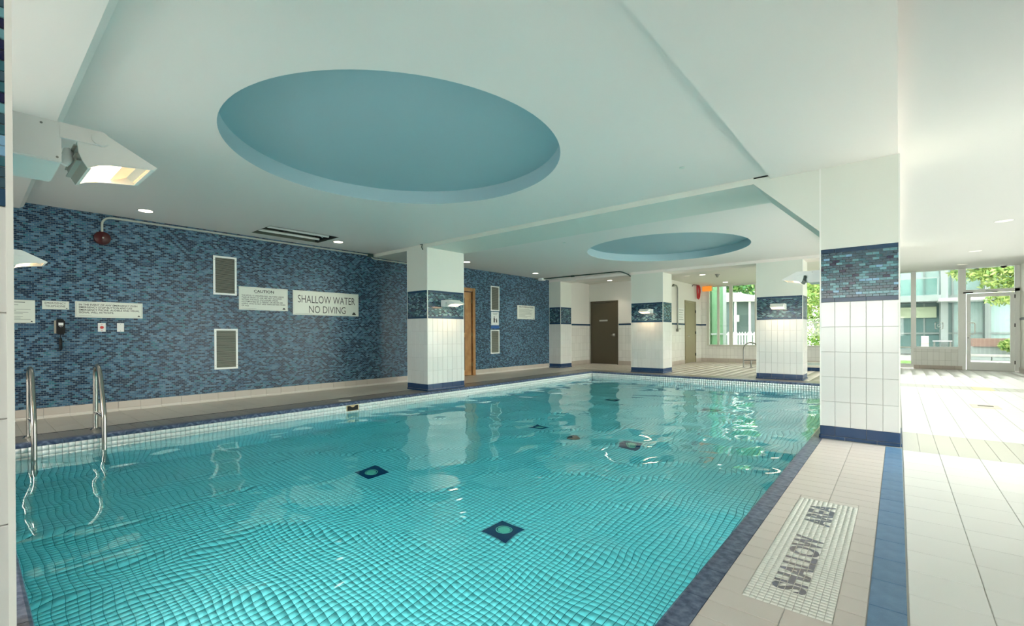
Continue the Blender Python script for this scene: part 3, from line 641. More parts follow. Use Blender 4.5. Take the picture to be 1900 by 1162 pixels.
# ------------------------------------------------------------------ columns
ZB0, ZT0, ZM0, ZM1 = .1324, .1324, 1.4134, 1.9622
RH = (ZM0 - ZT0) / 5
def column(x0, x1, y0, y1, ztop, faces, label, off=None, chips=None, wide=.128):
    """faces: which faces show single tiles; chips: face whose mosaic band is laid chip by chip"""
    off = off or {}
    t = thing('tiled_column', label, 'column', ((x0 + x1) / 2, (y0 + y1) / 2, 0), 'tiled columns round the pool')
    e = .008
    part('core', MB().box(x0 + e, x1 - e, y0 + e, y1 - e, 0, ZM1), GROUTL, t)
    part('painted_shaft', MB().box(x0, x1, y0, y1, ZM1, ztop), PAINTC, t)
    for F in ('X+', 'X-', 'Y+', 'Y-'):
        if F[0] == 'X': u0, u1, pl = y0, y1, (x1 if F == 'X+' else x0)
        else: u0, u1, pl = x0, x1, (y1 if F == 'Y+' else y0)
        P = lambda u, z, d=0: ((pl + (d if F[1] == '+' else -d)), u, z) if F[0] == 'X' else (u, (pl + (d if F[1] == '+' else -d)), z)
        show = F in faces
        far = []
        def put(nm, u, z, du, dz, m, d=0):
            if show: tile(nm, P(u, z, d), du, dz, F, m, t)
            else: far.append((*P(u, z, d), du, dz))
        cols = grid(u0, u1, wide, u0 - off.get(F, 0))
        for a_, b_ in cols:
            for k in range(5): put('wall_tile', (a_ + b_) / 2, ZT0 + (k + .5) * RH, b_ - a_ - .003, RH - .003, WTILE)
        if far: joined('wall_tile_field', far, F, WTILE, t)
        far = []
        for a_, b_ in grid(u0, u1, wide * 2, u0 - wide - off.get(F, 0)):
            put('base_tile', (a_ + b_) / 2, .082, b_ - a_ - .003, .098, NAVYT)
        for a_, b_ in grid(u0, u1, wide * 2, u0 - wide * .35 - off.get(F, 0)):
            put('cove_tile', (a_ + b_) / 2, .016, b_ - a_ - .003, .030, NAVYT, .012)
        for z in (ZM0 + .022, ZM1 - .022):
            for a_, b_ in grid(u0, u1, wide * 2, u0 - wide - off.get(F, 0)):
                put('border_tile', (a_ + b_) / 2, z, b_ - a_ - .002, .042, NAVYB)
        if far: joined('border_field', far, F, NAVYT, t)
        z0, z1 = ZM0 + .044, ZM1 - .044
        if chips == F:
            rws = 18; rh = (z1 - z0) / rws; cwid = .0535; grp = {i: [] for i in range(5)}
            for rr in range(rws):
                s0 = u0 + .006 - (cwid / 2 if rr % 2 else 0); last = 0; 
                while s0 < u1 - .006:
                    a_, b_ = max(s0, u0 + .006), min(s0 + cwid, u1 - .006); s0 += cwid
                    if b_ - a_ < .008: continue
                    xr_ = random.random()
                    ci = last if xr_ < .28 and last != 3 else random.choices(range(5), (34, 22, 8, 11, 25))[0]; last = ci
                    tile('mosaic_chip', P((a_ + b_) / 2, z0 + (rr + .5) * rh), b_ - a_ - .0018, rh - .0018, F, MC[ci], t, t=.006)
        else:
            mb = MB(); hh = .002
            if F[0] == 'X': mb.box(min(pl, P(0, 0, -e)[0]), max(pl, P(0, 0, -e)[0]), u0 + .006, u1 - .006, z0, z1)
            else: mb.box(u0 + .006, u1 - .006, min(pl, P(0, 0, -e)[1]), max(pl, P(0, 0, -e)[1]), z0, z1)
            part('mosaic_band', mb, MOSB, t)
    for cx_, cy_ in ((x0, y0), (x1, y0), (x1, y1), (x0, y1)):
        sx = 1 if cx_ == x0 else -1; sy = 1 if cy_ == y0 else -1
        part('corner_trim', MB().box(*sorted((cx_ - sx * .0015, cx_ + sx * .011)), *sorted((cy_ - sy * .0015, cy_ + sy * .011)), ZB0, ZM1 if ztop < 1 else ztop), BEAD, t)
    return t
colR = column(-.627, .0146, 5.758, 6.73, ZS, ('Y-', 'X+'), 'large right tiled column with bright blue mosaic band beside the blue floor strip', chips='Y-')
colA = column(-7.587, -6.957, 5.758, 6.73, ZBM, ('Y-', 'X+'), 'tiled column at the left pool edge in front of the wooden door')
colB = column(XW, -8.32, 12.356, 12.99, ZBM, ('Y-', 'X+'), 'narrow far tiled column joined to the end of the mosaic wall')
colC = column(-5.89, -4.948, 12.356, 12.99, ZBM, ('Y-', 'X+'), 'far tiled column right of the brown door with a wall lamp', off={'Y-': .06})
colD = column(-2.633, -1.67, 12.356, 12.99, ZBM, ('Y-', 'X+'), 'far tiled column right of the curved grab rail', off={'Y-': .06})
colN = column(-2.633, -1.65, -.60, .078, 2.77, ('X+',), 'nearest tiled column cropped by the left edge of the picture', chips='X+')
colM = column(-5.89, -4.948, -.60, .06, 2.77, (), 'tiled column hidden behind the nearest column')
column(-.627, .0146, 12.356, 12.99, ZBM, (), 'tiled column hidden behind the large right column')

# ------------------------------------------------------------------ wall lamps
def floodlight(loc, rz, label, watts):
    t = thing('wall_floodlight', label, 'lamp', loc, 'white wall floodlights on the columns', rz)
    mbx = part('mount_box', MB().box(-.145, .145, 0, .135, -.05, .078), WHITEM, t, bevel=.004)
    for s_ in (-1, 1):
        x0, x1 = sorted((s_ * .136, s_ * .145))
        arm = [(.13, .030), (.222, .033)] + [(.227 + .027 * math.cos(R(an)), .055 + .024 * math.sin(R(an))) for an in range(-80, 91, 20)] + [(.13, .078)]
        am_ = part('arm', MB().prism(arm, 0, x0, x1), WHITEM, t)
        xa, xb = sorted((s_ * .145, s_ * .150))
        part('pivot_cap', MB().cyl((xa, .228, .055), 0, .023, xb - xa, 24), WHITEM, am_, smooth=True)
        for (yy_, zz_) in ((.012, .062), (.09, .062), (.125, -.035)):
            part('screw', MB().cyl((s_ * .145 - .001, yy_, zz_), 0, .0035, .002, 8), GREYM, mbx)
    head = [(.205, .070), (.228, .079), (.252, .072), (.384, .002), (.372, -.007), (.335, -.012), (.295, -.017), (.255, -.023), (.225, -.031), (.198, -.047), (.185, -.025), (.176, .0), (.173, .03), (.18, .052)]
    for s_ in (-1, 1):
        x0, x1 = sorted((s_ * .127, s_ * .134)); part('head_side', MB().prism(head, 0, x0, x1), WHITEM, t)
    part('hood', MB().prism([(.228, .079), (.252, .072), (.384, .002), (.378, -.004), (.25, .064), (.228, .070), (.20, .063), (.205, .070)], 0, -.127, .127), WHITEM, t)
    fin = MB().prism([(.198, -.047), (.185, -.025), (.176, .0), (.173, .03), (.18, .052), (.205, .070), (.207, .062), (.187, .046), (.181, .03), (.184, .0), (.192, -.022), (.204, -.042)], 0, -.127, .127)
    part('back_housing', fin, mat('grey_cast_housing', (.42, .43, .40), .5), t)
    for k in range(3): part('cooling_fin', MB().box(-.12, .12, .166 + .003 * k, .182 + .004 * k, .022 - .024 * k, .026 - .024 * k), MATS['grey_cast_housing'], t)
    part('lamp_glass', MB().prism([(.206, -.034), (.292, -.008), (.292, -.004), (.206, -.028)], 0, -.124, .124), WARM, t)
    part('reflector', MB().prism([(.292, -.008), (.345, .016), (.345, .020), (.292, -.004)], 0, -.124, .124).prism([(.345, .018), (.372, -.003), (.375, 0), (.348, .02)], 0, -.124, .124), REFL, t)
    part('glass_frame', MB().box(-.127, .127, .199, .207, -.046, -.038), WHITEM, t)
    part('glass_frame', MB().box(-.127, .127, .366, .378, -.007, .002), WHITEM, t)
    kn = MB(); kn.tube([(.05, .150, -.03), (.05, .158, -.01), (.05, .160, .012), (.05, .157, .028)], [.010, .016, .015, .007], 12)
    part('wing_knob', kn, WHITEP, t, smooth=True)
    part('tilt_bolt', MB().cyl((.05, .13, 0), 1, .006, .06, 10), WHITEP, t, smooth=True)
    ld = bpy.data.lights.new('halogen', 'AREA'); ld.shape = 'RECTANGLE'; ld.size = .22; ld.size_y = .08; ld.energy = watts; ld.color = (1, .68, .38)
    o = bpy.data.objects.new('halogen', ld); C.objects.link(o); o.parent = t; o.location = (0, .27, -.045); o.rotation_euler = (R(-6), 0, 0)
    return t
floodlight((-2.175, .068, 1.70), 0, 'large white wall floodlight on the nearest column, lit warm', LAMP_W)
floodlight((-5.42, .06, 1.70), 0, 'white wall floodlight by the left picture edge above the notices', LAMP_W)
floodlight((-6.957, 6.24, 1.70), R(-90), 'white wall floodlight on the column in front of the wooden door', LAMP_W)
floodlight((-.627, 6.1, 1.70), R(90), 'grey shaded floodlight on the pool side of the large right column', LAMP_W)
floodlight((-5.37, 12.356, 1.70), R(180), 'white wall floodlight on the far column beside the brown door', LAMP_W)
floodlight((-2.14, 12.356, 1.70), R(180), 'white wall floodlight on the far column beside the grab rail', LAMP_W)

# ------------------------------------------------------------------ ceiling fittings
def downlight(x, y, z, label, w, glow=CANG, grp='recessed downlights over the left deck', r=.082):
    t = thing('downlight', label, 'ceiling light', (x, y, z), grp)
    rg = MB(); n_ = 32
    ring = lambda rr, zz: [(x + rr * math.cos(2 * math.pi * i / n_), y + rr * math.sin(2 * math.pi * i / n_), zz) for i in range(n_)]
    vs = ring(r, z - .0005) + ring(r + .012, z - .003) + ring(r + .014, z - .0002); fs = []
    for k in range(2): fs += [(k * n_ + i, k * n_ + (i + 1) % n_, (k + 1) * n_ + (i + 1) % n_, (k + 1) * n_ + i) for i in range(n_)]
    rg.add(vs, fs); part('trim_ring', rg, TRIMD if w else ALUG, t, smooth=True)
    part('lens', MB().cyl((x, y, z - .003), 2, r, .002, n_), glow, t)
    if w:
        ld = bpy.data.lights.new('can', 'SPOT'); ld.energy = w; ld.spot_size = R(110); ld.spot_blend = .8; ld.shadow_soft_size = .06; ld.color = (1, .86, .68)
        o = bpy.data.objects.new('can', ld); C.objects.link(o); o.parent = t; o.location = (0, 0, -.01)
for (x, y), lb in zip([(-8.10, 1.655), (-8.10, 4.56), (-8.03, 7.87), (-8.05, 10.66)],
                      ['lit round downlight nearest the camera, above the red bell', 'lit round downlight beside the open ceiling recess', 'lit round downlight above the wooden door', 'lit round downlight farthest along the mosaic wall']):
    downlight(x, y, ZC, lb, CAN_W)
downlight(-7.6, 14.3, ZR, 'lit round downlight in front of the brown door', CAN_W * 1.6, grp='downlights in the far room')
downlight(-4.70, 14.9, ZR, 'lit round downlight between the two middle far columns', CAN_W * 3, grp='downlights in the far room')
downlight(-4.75, 17.6, ZR, 'small lit downlight above the back window', CAN_W * 1.5, grp='downlights in the far room')
downlight(-5.15, 14.85, ZR, 'unlit downlight beside the lit one in the far room', 0, CANO, 'downlights in the far room')
for y, lb in ((11.04, 'nearest pale downlight over the white aisle'), (14.73, 'middle pale downlight over the white aisle'), (17.41, 'farthest pale downlight over the white aisle')):
    downlight(1.34, y, ZR, lb, 0, CANO, 'downlights over the aisle', .11)
# open fixture recess with two tubes
t = thing('ceiling_fixture', 'open rectangular ceiling recess holding two bare fluorescent tubes', 'ceiling light', (-8.08, 3.76, ZC))
x0, x1, y0, y1 = -8.46, -7.70, 3.17, 4.35
part('housing', MB().box(x0, x1, y0, y1, ZC + .14, ZC + .16).box(x0 - .005, x0, y0, y1, ZC, ZC + .15).box(x1, x1 + .005, y0, y1, ZC, ZC + .15).box(x0, x1, y0 - .005, y0, ZC, ZC + .15).box(x0, x1, y1, y1 + .005, ZC, ZC + .15), mat('dark_housing', (.10, .11, .08), .6), t)
for x in (-8.27, -7.92): part('tube', MB().cyl((x, y0 + .04, ZC + .03), 1, .022, 1.06, 14), TUBE, t, smooth=True)
part('cross_brace', MB().box(x0, x1, 3.58, 3.64, ZC + .05, ZC + .08), DARK, t)
part('end_plate', MB().box(x0, x1, y1 - .06, y1 - .02, ZC + .01, ZC + .12), DARK, t)
part('cable', MB().tube([(-8.0, 4.3, ZC + .12), (-8.05, 4.22, ZC + .02), (-8.12, 4.15, ZC + .10)], .006, 8), WHITEP, t, smooth=True)
# smoke detector, camera, sensors
t = thing('smoke_detector', 'small grey cone detector on the far room ceiling', 'detector', (-4.30, 15.06, ZR))
part('base', MB().cyl((-4.30, 15.06, ZR - .015), 2, .07, .015, 20), GREYM, t); part('cone', MB().cyl((-4.30, 15.06, ZR - .10), 2, .02, .085, 20, .06), GREYM, t, smooth=True)
t = thing('security_camera', 'white dome camera with black lens above the glazed door', 'camera', (2.20, 18.2, ZR))
part('housing', MB().cyl((2.20, 18.2, ZR - .04), 2, .075, .04, 24), WHITEM, t, smooth=True)
dm = MB(); dm.tube([(2.20, 18.2, ZR - .04), (2.20, 18.2, ZR - .06), (2.20, 18.2, ZR - .08), (2.20, 18.2, ZR - .092)], [.06, .056, .04, .015], 20); part('dome', dm, BLACK, t, smooth=True)
t = thing('junction_box', 'small pale junction box at the corner above the far mosaic wall', 'electrical box', (-8.62, 11.75, ZC))
part('box', MB().box(-8.70, -8.54, 11.66, 11.84, ZC - .07, ZC), WHITEP, t, bevel=.006); part('arm', MB().box(-8.76, -8.70, 11.6, 11.7, ZC - .035, ZC - .01), GREYM, t)
t = thing('conduit', 'dark green conduit bracketed across the ceiling towards the far column', 'pipe', (-7.3, 11.8, ZC))
part('pipe', MB().tube([(-8.54, 11.76, ZC - .02), (-7.3, 11.79, ZC - .02), (-6.05, 11.8, ZC - .02)] + [(-5.97, 11.83, ZC - .02), (-5.93, 11.9, ZC - .03), (-5.93, 12.3, ZC - .06), (-5.93, 12.34, ZBM - .02), (-5.93, 12.75, ZBM - .025), (-5.93, 12.82, ZBM - .09)], .017, 10), CONDK, t, smooth=True)
part('clip', MB().box(-7.55, -7.45, 11.765, 11.815, ZC - .045, ZC), CONDK, t)
t = thing('ceiling_hook', 'small dark green hook hanging in front of the left column top', 'hook', (-7.05, 5.73, ZC))
part('hook', MB().tube([(-7.13, 5.73, ZC - .005), (-7.07, 5.73, ZC - .005), (-7.09, 5.73, ZC - .06), (-7.055, 5.73, ZC - .11)], .009, 8), CONDK, t, smooth=True)
for nm, x, y in (('lower right of the big round recess', -1.75, 4.9), ('between the two round recesses', -4.93, 7.45)):
    t = thing('sprinkler_cap', 'tiny flat sprinkler cap ' + nm, 'sprinkler', (x, y, ZC)); part('cap', MB().cyl((x, y, ZC - .006), 2, .03, .006, 20), PAINTC, t)

# ------------------------------------------------------------------ mosaic wall fittings
t = thing('fire_bell', 'dark red fire bell on the mosaic wall under the conduit', 'bell', (XW, 1.285, 2.5))
part('back_box', MB().box(XW, XW + .05, 1.23, 1.35, 2.44, 2.56), RED, t, bevel=.004)
bl = MB(); bl.tube([(XW + .03, 1.285, 2.50), (XW + .035, 1.285, 2.50), (XW + .07, 1.285, 2.50), (XW + .09, 1.285, 2.50), (XW + .096, 1.285, 2.50)], [.088, .096, .09, .055, .01], 32); gg_ = part('gong', bl, RED, t, smooth=True)
part('gong_screw', MB().cyl((XW + .094, 1.285, 2.5), 0, .012, .008, 12), GREYM, gg_)
t = thing('conduit', 'pale conduit rising from the red bell and running along the wall top', 'pipe', (XW + .03, 1.285, 2.6))
part('pipe', MB().tube([(XW + .03, 1.285, 2.55), (XW + .03, 1.285, 2.70)] + [(XW + .03, 1.285 + .11 - .11 * math.cos(R(k)), 2.70 + .11 * math.sin(R(k))) for k in range(15, 91, 15)] + [(XW + .03, 3, 2.812), (XW + .03, 5.60, 2.815), (XW + .03, 5.67, 2.80), (XW + .03, 5.72, 2.757), (XW + .03, 5.80, 2.75), (XW + .03, 7.2, 2.75)], .0145, 10), CONDL, t, smooth=True)
part('wall_bracket', MB().box(XW, XW + .08, 5.60, 5.70, 2.78, 2.84), CONDK, t)

def sign(y0, y1, z0, z1, label, border=True, m=SIGN, name='wall_sign', th=.008):
    t = thing(name, label, 'sign', (XW, (y0 + y1) / 2, z0))
    part('panel', MB().box(XW, XW + th, y0, y1, z0, z1), m, t, bevel=.001)
    if border:
        b, w_ = .014, .0016; X = XW + th
        part('border_line', MB().box(X, X + .0005, y0 + b, y1 - b, z1 - b - w_, z1 - b).box(X, X + .0005, y0 + b, y1 - b, z0 + b, z0 + b + w_).box(X, X + .0005, y0 + b, y0 + b + w_, z0 + b, z1 - b).box(X, X + .0005, y1 - b - w_, y1 - b, z0 + b, z1 - b), INKG, t)
    return t, XW + th
def logo(t, X, y, z, s):
    part('maker_mark', MB().prism([(y - s, z), (y - s, z + s * .5), (y - s * .55, z + s * .85), (y - s * .5, z + s * 1.2), (y - s * .1, z + s * 1.35), (y, z + s * .9), (y + s * .15, z + s * 1.25), (y + s * .55, z + s * 1.1), (y + s * .6, z + s * .6), (y + s, z + s * .4), (y + s, z)], 0, X, X + .0006), INK, t)
def lines(t, X, items, m=INKG):
    for y0, y1, z, h in items: part('text_line', MB().box(X, X + .0005, y0, y1, z - h / 2, z + h / 2), m, t)
t, X = sign(4.005, 5.385, 1.487, 1.955, 'large sign reading shallow water no diving')
text('SHALLOW WATER', 1.20, .145, (X, 4.70, 1.795), 'X+', INK, t, bold=-.004); text('NO DIVING', .77, .140, (X, 4.70, 1.60), 'X+', INK, t, bold=-.004)
logo(t, X, 5.28, 1.515, .042); lines(t, X, [(4.05, 4.38, 1.512, .004)])
t, X = sign(3.075, 3.91, 1.548, 1.955, 'white caution sign with small print left of the no diving sign')
text('CAUTION', .34, .052, (X, 3.49, 1.885), 'X+', INK, t, bold=.02)
text('THIS POOL IS UNSUPERVISED. BATHERS UNDER\nTWELVE YEARS OF AGE ARE NOT ALLOWED\nWITHIN THE POOL ENCLOSURE UNLESS\nACCOMPANIED BY A PARENT OR HIS OR HER\nAGENT WHO IS NOT LESS THAN SIXTEEN YEARS\nOF AGE', .75, .205, (X, 3.49, 1.712), 'X+', INK, t, bold=.012, align='LEFT')
logo(t, X, 3.84, 1.572, .026); lines(t, X, [(3.12, 3.36, 1.575, .003), (3.33, 3.65, 1.847, .003)])
t, X = sign(1.0, 1.745, 1.362, 1.588, 'wide white emergency instruction sign above the red button')
text('IN THE EVENT OF ANY EMERGENCY PUSH\nEMERGENCY STOP BUTTON AND USE\nEMERGENCY PHONE. AUDIBLE AND VISUAL\nSIGNAL WILL ACTIVATE.', .67, .135, (X, 1.372, 1.487), 'X+', INK, t, bold=.014, align='LEFT')
logo(t, X, 1.70, 1.382, .016); lines(t, X, [(1.04, 1.17, 1.388, .003)])
t, X = sign(.677, .938, 1.465, 1.577, 'small white emergency telephone sign above the black handset', False)
text('EMERGENCY\nTELEPHONE', .205, .065, (X, .805, 1.527), 'X+', INK, t, bold=.0); logo(t, X, .915, 1.476, .008)
t, X = sign(.16, .612, 1.272, 1.575, 'leftmost pale notice with grey small print', False)
lines(t, X, [(.25, .52, 1.545, .010)] + [(.24, .24 + w_, 1.51 - k * .019, .0045) for k, w_ in enumerate((.22, .14, .17, .33, .20, .31, .26, .10, .26, .24, .33, .06, .33))])
logo(t, X, .58, 1.288, .011)
t, X = sign(10.70, 11.56, 1.553, 1.972, 'notice headed health regulations on the far mosaic wall', False)
text('HEALTH REGULATIONS', .72, .055, (X, 11.13, 1.925), 'X+', INK, t, bold=.01)
lines(t, X, [(10.78, 10.78 + w_, 1.865 - k * .028, .008) for k, w_ in enumerate((.5, .66, .62, .55, .66, .60, .64, .3, .58, .4))]); logo(t, X, 11.5, 1.575, .018)
t, X = sign(9.54, 9.86, 1.34, 1.728, 'white pictogram sign of two figures between the far vents', False, WHITEP)
part('pictogram', MB().box(X, X + .0006, 9.635, 9.685, 1.43, 1.56).cyl((X, 9.66, 1.585), 0, .02, .0006, 14).box(X, X + .0006, 9.745, 9.785, 1.43, 1.51).cyl((X, 9.765, 1.53), 0, .016, .0006, 14).box(X, X + .0006, 9.69, 9.745, 1.505, 1.515), INK, t)
part('blue_strip', MB().box(X, X + .0006, 9.54, 9.86, 1.34, 1.355), mat('sign_blue', (.02, .12, .42), .4), t); lines(t, X, [(9.6, 9.8, 1.69, .012), (9.62, 9.78, 1.66, .008)])
t, X = sign(9.53, 9.88, 1.262, 1.325, 'narrow blue strip sign below the pictogram', False, MATS['sign_blue'])
# vents
def vent(y0, y1, z0, z1, label, grp):
    t = thing('wall_vent', label, 'vent', (XW, (y0 + y1) / 2, z0), grp); b = .03
    part('backing', MB().box(XW, XW + .004, y0 + b, y1 - b, z0 + b, z1 - b), VENTD, t)
    fr_ = part('frame', MB().box(XW, XW + .016, y0, y0 + b, z0, z1).box(XW, XW + .016, y1 - b, y1, z0, z1).box(XW, XW + .016, y0 + b, y1 - b, z0, z0 + b).box(XW, XW + .016, y0 + b, y1 - b, z1 - b, z1), WHITEM, t)
    k = int((z1 - z0 - 2 * b) / .0195); h = (z1 - z0 - 2 * b) / k
    me = MB().prism([(0, 0), (.012, -.011), (.0135, -.0095), (.0015, .0015)], 1, -(y1 - y0) / 2 + b, (y1 - y0) / 2 - b).mesh('louvre', LOUV)
    for i in range(k): link('louvre', me, t, (XW + .003, (y0 + y1) / 2, z0 + b + (i + .75) * h))
    for yy_ in (y0 + b / 2, y1 - b / 2):
        for zz_ in (z0 + .07, z1 - .07): part('screw', MB().cyl((XW + .016, yy_, zz_), 0, .005, .002, 8), GREYM, fr_)
vent(2.685, 3.04, 1.787, 2.44, 'white framed louvred vent, upper left, above the caution sign height', 'louvred vents in the mosaic wall')
vent(2.695, 3.052, .527, 1.212, 'white framed louvred vent, lower left, near the deck', 'louvred vents in the mosaic wall')
vent(9.52, 9.88, 1.755, 2.46, 'far upper louvred vent above the pictogram sign', 'louvred vents in the mosaic wall')
vent(9.51, 9.875, .548, 1.222, 'far lower louvred vent below the pictogram sign', 'louvred vents in the mosaic wall')
# phone, buttons
t = thing('emergency_telephone', 'black emergency telephone with hanging grip on the mosaic wall', 'telephone', (XW, .85, 1.1))
part('back_plate', MB().box(XW, XW + .02, .79, .895, 1.135, 1.315), mat('beige_plastic', (.5, .47, .38), .5), t, bevel=.004)
hs_ = part('handset_cradle', MB().prism([(.812, 1.335), (.868, 1.335), (.873, 1.322), (.892, 1.30), (.892, 1.145), (.875, 1.125), (.82, 1.125), (.808, 1.14), (.808, 1.30)], 0, XW + .02, XW + .07), BLACK, t)
part('label_plate', MB().box(XW + .07, XW + .072, .826, .874, 1.245, 1.282), WHITEP, hs_); part('keys', MB().box(XW + .07, XW + .073, .835, .84, 1.228, 1.234).box(XW + .07, XW + .073, .847, .852, 1.222, 1.234).box(XW + .07, XW + .073, .86, .865, 1.228, 1.234), WHITEP, t)
part('cord', MB().tube([(XW + .05, .85, 1.125), (XW + .04, .848, 1.09), (XW + .03, .846, 1.06)], .005, 8), BLACK, t)
part('grip', MB().tube([(XW + .03, .848, 1.075), (XW + .035, .848, 1.05), (XW + .035, .85, .93), (XW + .03, .85, .912)], [.012, .018, .018, .012], 12), BLACK, t, smooth=True)
t = thing('emergency_button', 'white wall plate with a red emergency button', 'button', (XW, 1.278, 1.16))
part('plate', MB().box(XW, XW + .008, 1.236, 1.32, 1.16, 1.285), WHITEP, t, bevel=.002); part('button', MB().cyl((XW + .008, 1.278, 1.222), 0, .022, .02, 20, .018), REDK, t, smooth=True)
part('text_marks', MB().box(XW + .008, XW + .0085, 1.268, 1.288, 1.262, 1.266).box(XW + .008, XW + .0085, 1.268, 1.288, 1.175, 1.179), REDK, t)
t = thing('blank_switch_plate', 'plain white wall plate right of the red button plate', 'wall plate', (XW, 1.485, 1.16))
part('plate', MB().box(XW, XW + .008, 1.446, 1.525, 1.16, 1.287), WHITEP, t, bevel=.002)
for z in (1.175, 1.270): part('screw', MB().cyl((XW + .008, 1.485, z), 0, .004, .001, 8), GREYM, t)

# ------------------------------------------------------------------ pool ladder
t = thing('pool_ladder', 'stainless pool ladder with two arched grab rails at the left coping', 'ladder', (-6.95, .72, 0))
for y in (.455, .995):
    lg = thing_ = None
    xa, xb = -7.24, -6.62
    pts = [(xa, y, 0), (xa, y, .60)] + [(xa + .11 - .11 * math.cos(R(k)), y, .60 + .155 * math.sin(R(k))) for k in range(15, 91, 15)] + [(-7.07, y, .752), (-6.99, y, .70)]
    pts += [(-6.93, y, .63), (-6.80, y, .36), (-6.75, y, .25), (-6.735, y, .18), (-6.735, y, -.9)]
    sp_ = part('grab_rail', MB().tube(pts, .024, 18), STEEL, t, smooth=True)
    part('tie_bar', MB().tube([(xa, y, .20), (-6.74, y, .20)], .016, 12), STEEL, sp_, smooth=True)
    part('escutcheon', MB().cyl((xa, y, 0), 2, .055, .018, 24, .04), STEEL, t, smooth=True)

# ------------------------------------------------------------------ far room
t = thing('shower_pipe', 'thin grey shower pipe with overhead bend on the white side wall', 'shower', (XS, 16.0, 1.2))
part('riser', MB().tube([(XS + .05, 15.99, 1.17), (XS + .05, 15.98, 2.62)] + [(XS + .05, 15.98 - .14 + .14 * math.cos(R(k)), 2.62 + .14 * math.sin(R(k))) for k in range(15, 91, 15)] + [(XS + .05, 15.60, 2.77)], .022, 10), GREYM, t, smooth=True)
part('valve', MB().box(XS + .01, XS + .08, 15.94, 16.04, 1.16, 1.26), GREYM, t, bevel=.008); part('lever', MB().tube([(XS + .07, 16.0, 1.25), (XS + .10, 16.12, 1.255)], .012, 8), GREYM, t)
part('head', MB().cyl((XS + .05, 15.58, 2.70), 2, .05, .06, 16, .02), GREYM, t, smooth=True)
t = thing('shower_notice', 'faint white notice on the side wall between shower and khaki door', 'sign', (XS, 16.45, 1.5))
part('panel', MB().box(XS + .0, XS + .012, 16.13, 16.75, 1.50, 2.0), WHITEP, t)
for k in range(5): part('text_line', MB().box(XS + .012, XS + .0125, 16.22, 16.66 - .08 * (k % 2), 1.92 - k * .085, 1.935 - k * .085), INKG, t)
t = thing('red_strap', 'red looped strap hanging from a grey bracket near the far ceiling', 'strap', (XS, 17.95, 2.9))
part('bracket', MB().tube([(XS, 17.60, 2.86), (XS + .05, 17.60, 2.92), (XS + .09, 17.75, 2.925), (XS + .1, 18.10, 2.90)], .016, 8), mat('dark_bracket', (.12, .09, .08), .5), t, smooth=True)
part('strap', MB().tube([(XS + .1, 17.90, 2.91), (XS + .1, 17.90, 2.65), (XS + .1, 17.93, 2.44), (XS + .1, 18.02, 2.42), (XS + .1, 18.10, 2.48), (XS + .1, 18.17, 2.72), (XS + .1, 18.12, 2.86), (XS + .1, 18.02, 2.91)], .035, 10), REDB, t, smooth=True)
t = thing('hanging_sign', 'blurred orange sign box hung at the top of the back window', 'sign', (-5.6, 18.3, 2.7))
part('sign_box', MB().box(-5.78, -5.42, 18.27, 18.33, 2.70, 2.90), ORANGE, t, bevel=.02); part('stem', MB().cyl((-5.6, 18.3, 2.90), 2, .012, .03, 8), ALUG, t); part('edge_trim', MB().box(-5.425, -5.405, 18.265, 18.335, 2.73, 2.90), mat('sign_edge', (.85, .75, .4), .5), t)
t = thing('grab_rail', 'curved steel grab rail on the far deck left of the column', 'handrail', (-3.76, 15.95, 0))
part('rail', MB().tube([(-3.77, 15.95, 0), (-3.77, 15.95, .58)] + [(-3.55 - .22 * math.cos(R(k)), 15.95, .58 + .22 * math.sin(R(k))) for k in range(15, 91, 15)] + [(-3.42, 15.95, .76), (-3.3, 15.95, .62), (-3.2, 15.95, .40), (-3.15, 15.95, .2), (-3.15, 15.95, .0)], .021, 12), GREYM, t, smooth=True)
part('post', MB().cyl((-3.55, 15.95, 0), 2, .021, .24, 12), GREYM, t, smooth=True); part('tie_bar', MB().tube([(-3.77, 15.95, .235), (-3.15, 15.95, .235)], .018, 10), GREYM, t, smooth=True)
for x in (-3.77, -3.55): part('foot_plate', MB().cyl((x, 15.95, 0), 2, .05, .015, 16), GREYM, t, smooth=True)
t = thing('raised_spa', 'raised spa with white rim and navy mosaic riser behind the columns', 'spa', (-1.8, 16.7, 0))
part('rim', MB().box(-2.9, -.7, 15.62, 15.9, .10, .15).box(-2.9, -.7, 17.6, 17.9, .10, .15).box(-2.9, -2.6, 15.9, 17.6, .10, .15).box(-1.0, -.7, 15.9, 17.6, .10, .15), COVE, t, bevel=.008)
part('riser', MB().box(-2.88, -.72, 15.64, 17.88, 0, .10), NAVYT, t)
k = 0
for i in range(42): tile('riser_tile', (-2.875 + (i + .5) * .0512, 15.638, .052), .048, .085, 'Y-', NAVYT, t)
part('spa_water', MB().box(-2.6, -1.0, 15.9, 17.6, .10, .12), mat('spa_water_surface', (.25, .55, .55), .08), t)
t = thing('floor_drain', 'small floor drain on the beige far deck before the back window', 'drain', (-4.75, 17.0, 0)); part('cover', MB().cyl((-4.75, 16.6, 0), 2, .09, .006, 16), ALUG, t)

